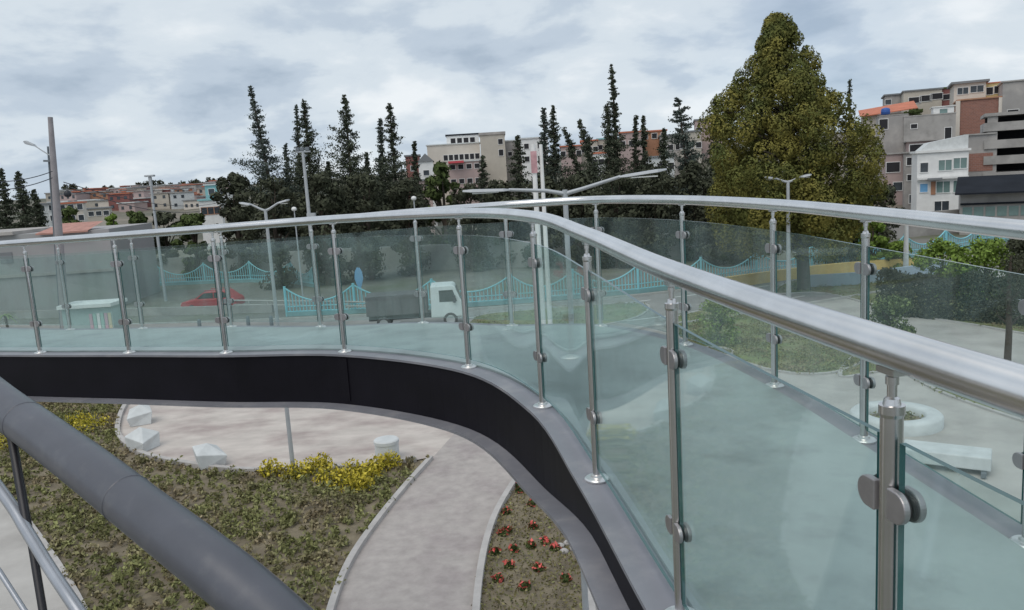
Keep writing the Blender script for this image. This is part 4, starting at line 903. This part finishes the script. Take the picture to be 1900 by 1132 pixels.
building('house', 'grey cluttered house between the pinkish and the white houses', 1680, 1708, 284, 385, 97, 8, 'greyw', 'concrete', [(.5, .85, 1.3, .9, 'void'), (.35, .55, .6, .7, 'void'), (.6, .15, 1.0, 1.0)], parapet=.15)
r, wd, h, fh = building('house', 'white three-storey house with square windows right of the cypress', 1707, 1792, 282, 395, 88, 6, 'white', 'white', [(.14, .76, .75, 1.0), (.55, .78, 1.25, 1.1, 'panegreen'), (.84, .8, 1.25, 1.1, 'panegreen'), (.14, .42, .75, .9, 'bluep'), (.52, .42, 1.3, 1.2, 'panegreen'), (.8, .42, .8, 1.2, 'panegreen'), (.5, .1, 1.4, 1.1)], yaw=0.05)
b = MB(); b.box(-wd*.22, -wd*.13, -.08, -.01, h-fh+.3*fh, h-fh+.52*fh); b.build('door', M['orangew'], r)
b = MB(); b.box(-wd*.3, -wd*.02, -.9, -.01, h-fh+.55*fh, h-fh+.58*fh); b.build('canopy', M['roofgrey'], r)
b = MB(); b.prism([(-wd/2, h), (wd/2, h), (wd/2, h+1.7), (-wd*.25, h+1.1)], .5, 5.5); b.build('upper_wall', M['whitec'], r)
b = MB(); b.box(-wd/2, wd/2, -.5, -.095, h-fh+.56*fh, h-fh+.59*fh); b.build('balcony_slab', M['white'], r)
r, wd, h, fh = building('building', 'grey side wing with a bare brick patch right of the white house', 1795, 1842, 250, 330, 92, 9, 'greyw', 'concrete', [], parapet=.15, cat='building')
b = MB(); b.box(-wd/2+.1, wd/2-.1, -.05, -.004, h-fh*.85, h-fh*.43); b.build('brick_panel', M['orangew'] if False else M['brick'], r)
# unfinished concrete frame
x0, x1, yt, yb, d = 1842, 1960, 208, 330, 90
A = P((x0+x1)/2, yt, d); Bz = P((x0+x1)/2, yb, d)[2]; wd = (x1-x0)*d/FPX; h = A[2]-Bz
uf = thing('unfinished_building', 'unfinished concrete frame building with dark open floors at the right edge', 'building', (A[0], A[1], Bz), -atan2(A[0], A[1])*.85)
for k, z in enumerate([0, h*.255, h*.50, h*.77, h]):
    b = MB(); b.box(-wd/2-.3, wd/2, -.5, 9, z-.2, z+(.75 if k not in (4,) else .15)); b.build('floor_slab', M['concrete'], uf)
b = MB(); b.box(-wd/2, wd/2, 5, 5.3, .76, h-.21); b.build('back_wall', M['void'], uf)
for i, x in enumerate([-wd/2, -wd/2+3.9, wd/2-.6]):
    for z0, z1 in [(.76, h*.255-.21), (h*.255+.76, h*.5-.21), (h*.5+.76, h*.77-.21), (h*.77+.76, h-.21)]:
        b = MB(); b.box(x, x+(1.0 if i == 0 else .4), -.3, .3, z0, z1); b.build('column', M['concrete'], uf)
r, wd, h, fh = building('warehouse', 'long low building with a dark roof and strip windows at the right edge', 1794, 1960, 352, 420, 74, 4, 'concrete', 'roofdark', [], cat='building', slab=False)
b = MB(); b.add([(-wd/2-.5, -1.2, h-.1), (wd/2+.5, -1.2, h-.1), (wd/2+.5, 4.5, h+1.25), (-wd/2-.1, 4.5, h+1.25), (-wd/2-.5, -1.2, h-.25), (wd/2+.5, -1.2, h-.25), (wd/2+.5, 4.5, h+1.05), (-wd/2-.1, 4.5, h+1.05)], [(0, 1, 2, 3), (7, 6, 5, 4), (0, 4, 5, 1), (1, 5, 6, 2), (2, 6, 7, 3), (3, 7, 4, 0)]); b.build('roof', M['roofdark'], r)
for i in range(9):
    b = MB(); b.box(-.38, .38, -.05, -.003, -.45, .45); o = b.build('window', M['panegreen'], r); o.location = (-wd/2+.6+i*.93, 0, h-fh+.42*fh)
b = MB(); b.box(-wd/2, wd/2, -.25, -.01, h-fh*.38, h-fh*.33); b.build('sill_band', M['roofdark'], r)
# middle hillside
r, wd, h, fh = building('building', 'long cream stepped block with dark windows on the middle hillside', 792, 890, 268, 312, 165, 14, 'cream', 'whitec', [(.34+.10*i, .45, .85, 1.1, 'void') for i in range(7)], cat='building', parapet=.2)
building('building', 'smaller white top storey with dark windows standing on the cream stepped block', 828, 888, 251, 268, 168, 8, 'white', 'roofdark', [(.2+.2*i, .45, 1.0, 1.0, 'void') for i in range(4)], cat='building', parapet=.3)
rr_, wd, h, fh = building('building', 'pinkish lower block with red awning under the cream stepped block', 832, 892, 300, 345, 158, 8, 'pinkw', 'whitec', grid(4, 2, 1.0, .9, pane='void'), cat='building')
b = MB(); b.box(-wd/2, -wd/2+3.0, -1.6, -.05, h-.2, h+.2); b.build('awning', mat('red_awning', (.55, .08, .10), .8), rr_)
building('building', 'tall tan block with grey roof right of the cream stepped block', 890, 936, 250, 312, 160, 12, 'beigew', 'greyw', [(.82, .78, .9, 1.0, 'void'), (.82, .45, .9, 1.2, 'void')], cat='building', parapet=.5)
building('building', 'plain grey block between the tan block and the white one', 936, 966, 262, 320, 166, 12, 'greyw', 'whitec', [(.3, .6, .8, .8, 'void')], cat='building')
building('building', 'white block with small windows behind the left white pole', 966, 1016, 257, 325, 158, 12, 'white', 'whitec', grid(2, 2, .9, 1.0, .2, .7, .45, .8, 'void'), cat='building')
r, wd, h, fh = building('house', 'small white gabled house with reddish side left of the green tree', 776, 803, 300, 332, 130, 8, 'white', 'roofred', [(.5, .35, .9, .8)], slab=False)
b = MB(); b.prism([(-wd/2-.2, h), (wd/2+.2, h), (0, h+1.3)], -.2, 8.2); b.build('roof', M['roofgrey'], r)
building('house', 'dark reddish house left of the small white gabled house', 752, 778, 290, 335, 134, 8, 'redw', 'roofgrey', [(.5, .5, .8, .8)])
building('house', 'pinkish low house behind the broad trees below the green tree', 760, 800, 336, 362, 118, 8, 'pinkw', 'roofgrey', grid(2, 1, .8, .8))
for i, (x0, x1, yt, yb, d, wl, rf, lb) in enumerate([
    (1040, 1078, 272, 300, 150, 'pinkw', 'roofred', 'orange-roofed house behind the leaning conifers'), (1078, 1108, 262, 296, 152, 'beigew', 'roofred', 'beige house with orange-red roof just left of the columnar conifer'),
    (1150, 1192, 246, 290, 146, 'pinkw', 'roofred', 'brick-orange roofed house right of the tallest spire'), (1192, 1236, 244, 262, 148, 'orangew', 'roofred', 'orange house with a low roof left of the open-branched conifer'),
    (1225, 1262, 252, 300, 140, 'greyw', 'roofgrey', 'grey house just left of the open-branched conifer'), (1262, 1300, 245, 300, 138, 'beigew', 'roofgrey', 'beige house behind the open-branched conifer'),
    (1290, 1345, 222, 262, 145, 'pinkw', 'roofgrey', 'pale pink house peeping out left of the huge cypress'), (1100, 1130, 285, 320, 128, 'white', 'roofred', 'white house low behind the leaning conifers'),
    (1200, 1250, 292, 330, 118, 'whitec', 'roofgrey', 'pale house low between the dark conifers left of the cypress'), (1108, 1150, 258, 290, 156, 'beigew', 'bluew', 'beige house with turquoise roof edge behind the tallest spire')]):
    building('house', lb, x0, x1, yt, yb, d, 9, wl, rf, grid(3, 1, .9, .9, z0=.55, z1=.55, pane='void'))
# low building at left
A = P(97, 424, 60); zt = A[2]
r = thing('low_building', 'long low grey building with an orange roof edge behind the left railing', 'building', (P(97, 424, 60)[0]-6, P(97, 424, 60)[1], 0), radians(4))
xr = P(193, 424, 60)[0]-(P(97, 424, 60)[0]-6); b = MB(); b.box(-14, xr, 0, 9, 0, zt-.3); b.build('wall', mat('grey_plaster', (.36, .345, .35), .9, noise=(.4, .15), noise2=(.2, (.29, .31, .30), .45, .65)), r)
xl = P(66, 424, 60)[0]-(P(97, 424, 60)[0]-6); b = MB(); b.add([(xl, -.5, zt-.3), (xr-1.3, -.5, zt-.3), (xr-1.5, 3, zt+.25), (xl+.3, 3, zt+.25), (xl, -.5, zt-.42), (xr-1.3, -.5, zt-.42)], [(0, 1, 2, 3), (0, 4, 5, 1)]); b.build('roof', mat('salmon_tiles', (.42, .22, .18), .85, noise=(2, .25)), r)
b = MB(); b.box(-14, 3.1, -.4, 8, zt-.29, zt-.05); b.build('flat_roof', M['greyw'], r)
b = MB(); b.box(-14, xr, -.12, -.002, 2.8, 3.0); b.build('ledge', M['concrete'], r)
for x in (-9, -4, 2.2):
    b = MB(); b.box(-.45, .45, -.04, -.003, -.4, .4); o = b.build('window', M['roofgrey'], r); o.location = (x, 0, 4.3)
# stall with coloured panels
p = G(172, 655); st = thing('market_stall', 'small pale stall with white and coloured panels behind the left railing', 'stall', p); dq = (p-EYE)@Fv; w_ = 92*dq/FPX; h_ = P(170, 562, dq)[2]
b = MB(); b.box(-w_/2, w_/2, 0, 1.6, 0, h_*.93); b.build('body', mat('pale_teal_panel', (.38, .47, .46), .6, noise=(1.2, .1)), st); b = MB(); b.box(-w_/2-.1, w_/2+.1, -.25, 1.7, h_*.932, h_); b.build('roof', M['white'], st)
for i, mm in enumerate(['pinkp', 'greenp', 'white', 'greenp', 'pinkp', 'creamp']): b = MB(); b.box(w_*(.04+.075*i), w_*(.10+.075*i), -.03, -.003, .3, h_*.8); b.build('panel', M[mm], st)
p = G(650, 575); pf = thing('blue_sign', 'blue leaf-shaped sign board beyond the road left of the truck', 'sign', (p[0], p[1]+4, 0)); b = MB(); b.prism([(-.05, .75), (.05, .75), (.3, 1.55), (.26, 2.05), (.1, 2.35), (-.1, 2.35), (-.26, 2.05), (-.3, 1.55)], -.05, .05); b.build('board', M['bluep'], pf, bevel=.02); b = MB(); b.tube([(0, 0, 0), (0, 0, .76)], .05, 8); b.build('post', M['lampgrey'], pf)

# far left hillside town
cols = ['pinkw', 'beigew', 'greyw', 'cream', 'pinkw', 'pinkw', 'whitec', 'redw', 'orangew', 'beigew']
cn = {'pinkw': 'pinkish brick', 'beigew': 'beige', 'greyw': 'grey', 'cream': 'cream', 'whitec': 'white', 'redw': 'dark red', 'orangew': 'orange'}
rng = random.Random(21); protos = {}
for i in range(250):
    px = 105+rng.random()**0.8*335; row = rng.random(); d = 230+row*240; x = P(px, 380, d); ground = terr(x[0], x[1]); c = rng.choice(cols)
    w_, h_, dd = rng.uniform(3.5, 7.5), rng.choice([2.6, 2.9, 4.6, 5.2])*rng.uniform(.85, 1.05), 6
    root = MB(); root.box(-w_/2, w_/2, 0, dd, -3, h_); root.box(-w_/2-.3, w_/2+.3, -.3, dd+.3, h_+.01, h_+.3, 1)
    nf = max(1, round(h_/2.5)); nw = max(2, int(w_/1.8))
    for a in range(nf):
        for k in range(nw):
            if rng.random() < .85: xx = -w_/2+w_*(k+.5)/nw; zz = .8+a*2.4; root.box(xx-.4, xx+.4, -.05, -.01, zz, zz+.9, 2)
    o = root.build('hillside_house', [M[c], M[rng.choice(['roofgrey', 'roofred', 'whitec', 'concrete'])], M['pane']], loc=(x[0], x[1], ground)); o.rotation_euler = (0, 0, rng.uniform(-.3, .5))
    tag(o, 'small %s house packed among others on the far hillside at left' % cn[c], 'house', 'houses on the far left hillside')
building('house', 'white house with turquoise upper wall and orange-framed windows at the left hillside foot', 370, 408, 372, 420, 120, 8, 'white', 'bluew', grid(3, 1, .8, 1.0, .2, .8, .6, .6), frame='orangew')
building('house', 'small turquoise tower house above the white one at the left hillside foot', 380, 402, 344, 374, 128, 6, 'bluew', 'whitec', [(.5, .6, .9, .9)])
building('house', 'beige long house under the cables at the left', 150, 200, 388, 405, 150, 8, 'beigew', 'roofgrey', grid(4, 1, .9, .8, z0=.5, z1=.5))
building('house', 'pale house just right of the utility pole', 112, 150, 378, 412, 120, 8, 'cream', 'roofred', grid(3, 2, .7, .8))
building('house', 'white low house just left of the utility pole', 76, 96, 380, 412, 110, 8, 'whitec', 'roofgrey', grid(2, 2, .6, .7))
# ridge trees on the left hillside
for i in range(26):
    px = 112+rng.random()*300; d = 470; x = P(px, 380, d); z = terr(x[0], x[1]); ph = rng.uniform(2.5, 6); r_ = rng.uniform(1.4, 3.0)
    root = thing('ridge_tree', 'tiny dark tree on the ridge of the far hillside at left', 'tree', (x[0], x[1], z), 0, 'trees on the far left ridge')
    v = NP.normal(size=(160, 3)); v /= np.linalg.norm(v, axis=1)[:, None]; v *= NP.uniform(.4, 1, size=(160, 1))*np.array([[r_, r_, ph/2]]); v[:, 2] += ph*.6+2
    leaf_obj('crown', [(v, .7, M['leafdark'])], root); b = MB(); b.tube([(0, 0, -1), (0, 0, ph*.6+2)], [.4, .2], 6); b.build('trunk', M['bark'], root)

# ------------------------------------------------------------------ vehicles
def wheel(root, x, y, r, w=.22):
    b = MB(); T = []; prof = [(r*.62, -w/2), (r*.95, -w/2), (r, -w*.3), (r, w*.3), (r*.95, w/2), (r*.62, w/2)]
    n = 20; pts = [(x+a*cos(2*pi*j/n), y+q, r+a*sin(2*pi*j/n)) for a, q in prof for j in range(n)]
    b.add(pts, [(i*n+j, i*n+(j+1) % n, (i+1)*n+(j+1) % n, (i+1)*n+j) for i in range(5) for j in range(n)], 0, True); wo = b.build('wheel', M['rubber'], root)
    b = MB(); b.add([(x+a*cos(2*pi*j/n), y+q, r+a*sin(2*pi*j/n)) for a, q in [(r*.62, -w*.45), (r*.2, -w*.3), (.001, -w*.32)] for j in range(n)], [(i*n+j, i*n+(j+1) % n, (i+1)*n+(j+1) % n, (i+1)*n+j) for i in range(2) for j in range(n)], 0, True)
    b.add([(x+a*cos(2*pi*j/n), y+q, r+a*sin(2*pi*j/n)) for a, q in [(r*.62, w*.45), (.001, w*.3)] for j in range(n)], [(j, (j+1) % n, n+(j+1) % n, n+j) for j in range(n)], 0, True); b.build('rim', M['lampgrey'], wo)
p = G(772, 605); tk = thing('cargo_truck', 'small truck with white cab and dark low cargo body driving right behind the railing', 'truck', p, radians(3))
b = MB(); b.box(-2.6, .75, -.95, .95, .85, 1.95); b.build('cargo_box', M['cargo'], tk, bevel=.03)
for i in range(8): b = MB(); b.box(-2.5+.44*i, -2.44+.44*i, -.98, -.952, .9, 1.9); b.build('rib', M['cargo'], tk)
b = MB(); b.box(-2.55, 2.5, -.4, .4, .5, .78); b.build('chassis', M['black'], tk)
b = MB(); b.prism([(.95, .55), (2.72, .55), (2.76, 1.25), (2.66, 1.42), (2.35, 2.22), (2.2, 2.3), (1.0, 2.3)], -.92, .92); cab = b.build('cab', M['truckwhite'], tk, bevel=.05)
for s in (-1, 1): b = MB(); b.prism([(1.45, 1.4), (2.42, 1.4), (2.22, 2.05), (1.45, 2.05)], s*.925-.004, s*.925+.004); b.build('side_window', M['carglass'], cab)
b = MB(); b.add([(2.675, -.78, 1.45), (2.675, .78, 1.45), (2.39, .78, 2.16), (2.39, -.78, 2.16)], [(0, 1, 2, 3)]); 
for v in range(4): b.v[v] = (b.v[v][0]+.02, b.v[v][1], b.v[v][2])
b.build('windscreen', M['carglass'], cab)
for s in (-1, 1): b = MB(); b.box(2.74, 2.78, s*.68-.14, s*.68+.14, .8, 1.0); b.build('headlight', M['lens'], cab)
b = MB(); b.box(2.6, 2.85, -.9, .9, .42, .6); b.build('bumper', M['lampgrey'], tk); b = MB(); b.box(2.2, 2.35, -1.12, -.96, 1.35, 1.75); b.build('mirror', M['black'], tk)
for x in (-1.7, 2.0):
    for y in (-.82, .82): wheel(tk, x, y, .40)
p = G(398, 577); cr_ = thing('red_car', 'red hatchback car with roof bars on the road behind the left railing', 'car', p, radians(-3))
body = [(-1.95, .32), (-2.0, .62), (-1.9, .82), (-1.1, .93), (-.95, .97), (1.75, .98), (1.93, .8), (1.95, .35)]
b = MB(); b.prism(body, -.82, .82); b.prism([(-1.05, .95), (-.35, 1.43), (1.15, 1.45), (1.78, .96)], -.70, .70); bo = b.build('body', M['redpaint'], cr_, bevel=.06)
for s in (-1, 1):
    for q in ([(-.82, 1.0), (-.33, 1.36), (.32, 1.38), (.32, 1.0)], [(.40, 1.0), (.40, 1.38), (1.08, 1.38), (1.52, 1.0)]): b = MB(); b.prism(q, s*.705-.006, s*.705+.006); b.build('side_window', M['carglass'], bo)
    b = MB(); b.box(-.3, 1.1, s*.6-.02, s*.6+.02, 1.5, 1.54); b.build('roof_bar', M['redpaint'], bo); b = MB(); b.box(-1.99, -1.9, s*.62-.13, s*.62+.13, .6, .76); b.build('headlight', M['lens'], bo)
b = MB(); b.add([(-1.05, -.6, .985), (-1.05, .6, .985), (-.38, .6, 1.43), (-.38, -.6, 1.43)], [(0, 1, 2, 3)]); b.build('windscreen', M['carglass'], bo)
for x in (-1.2, 1.25):
    for y in (-.74, .74): wheel(cr_, x, y, .31, .2)
# small barriers and bollards
a0, a1 = G(430, 578), G(688, 583); gr_ = thing('guard_rail', 'pale low guard rail on the pavement between red car and truck', 'guard rail', a0)
v_ = Vector(a1-a0); b = MB(); b.tube([(0, 0, .78), tuple(v_+Vector((0, 0, .78)))], .05, 8); b.tube([(0, 0, .5), tuple(v_+Vector((0, 0, .5)))], .04, 8); b.build('rail', M['kerb'], gr_)
for i in range(8): q = v_*(i/7); b = MB(); b.tube([q, q+Vector((0, 0, .8))], .045, 8); b.build('post', M['kerb'], gr_)
for i, (x, y) in enumerate([(372, 618), (462, 612), (505, 612)]):
    p = G(x, y); b = MB(); b.lathe([(.11, 0), (.11, .75), (.08, .82), (.001, .86)], 14); o = b.build('bollard', M['lampdark'], loc=tuple(p)); tag(o, ['dark short bollard nearest to the red car', 'dark short bollard in the middle of three', 'dark short bollard furthest from the red car'][i], 'bollard')
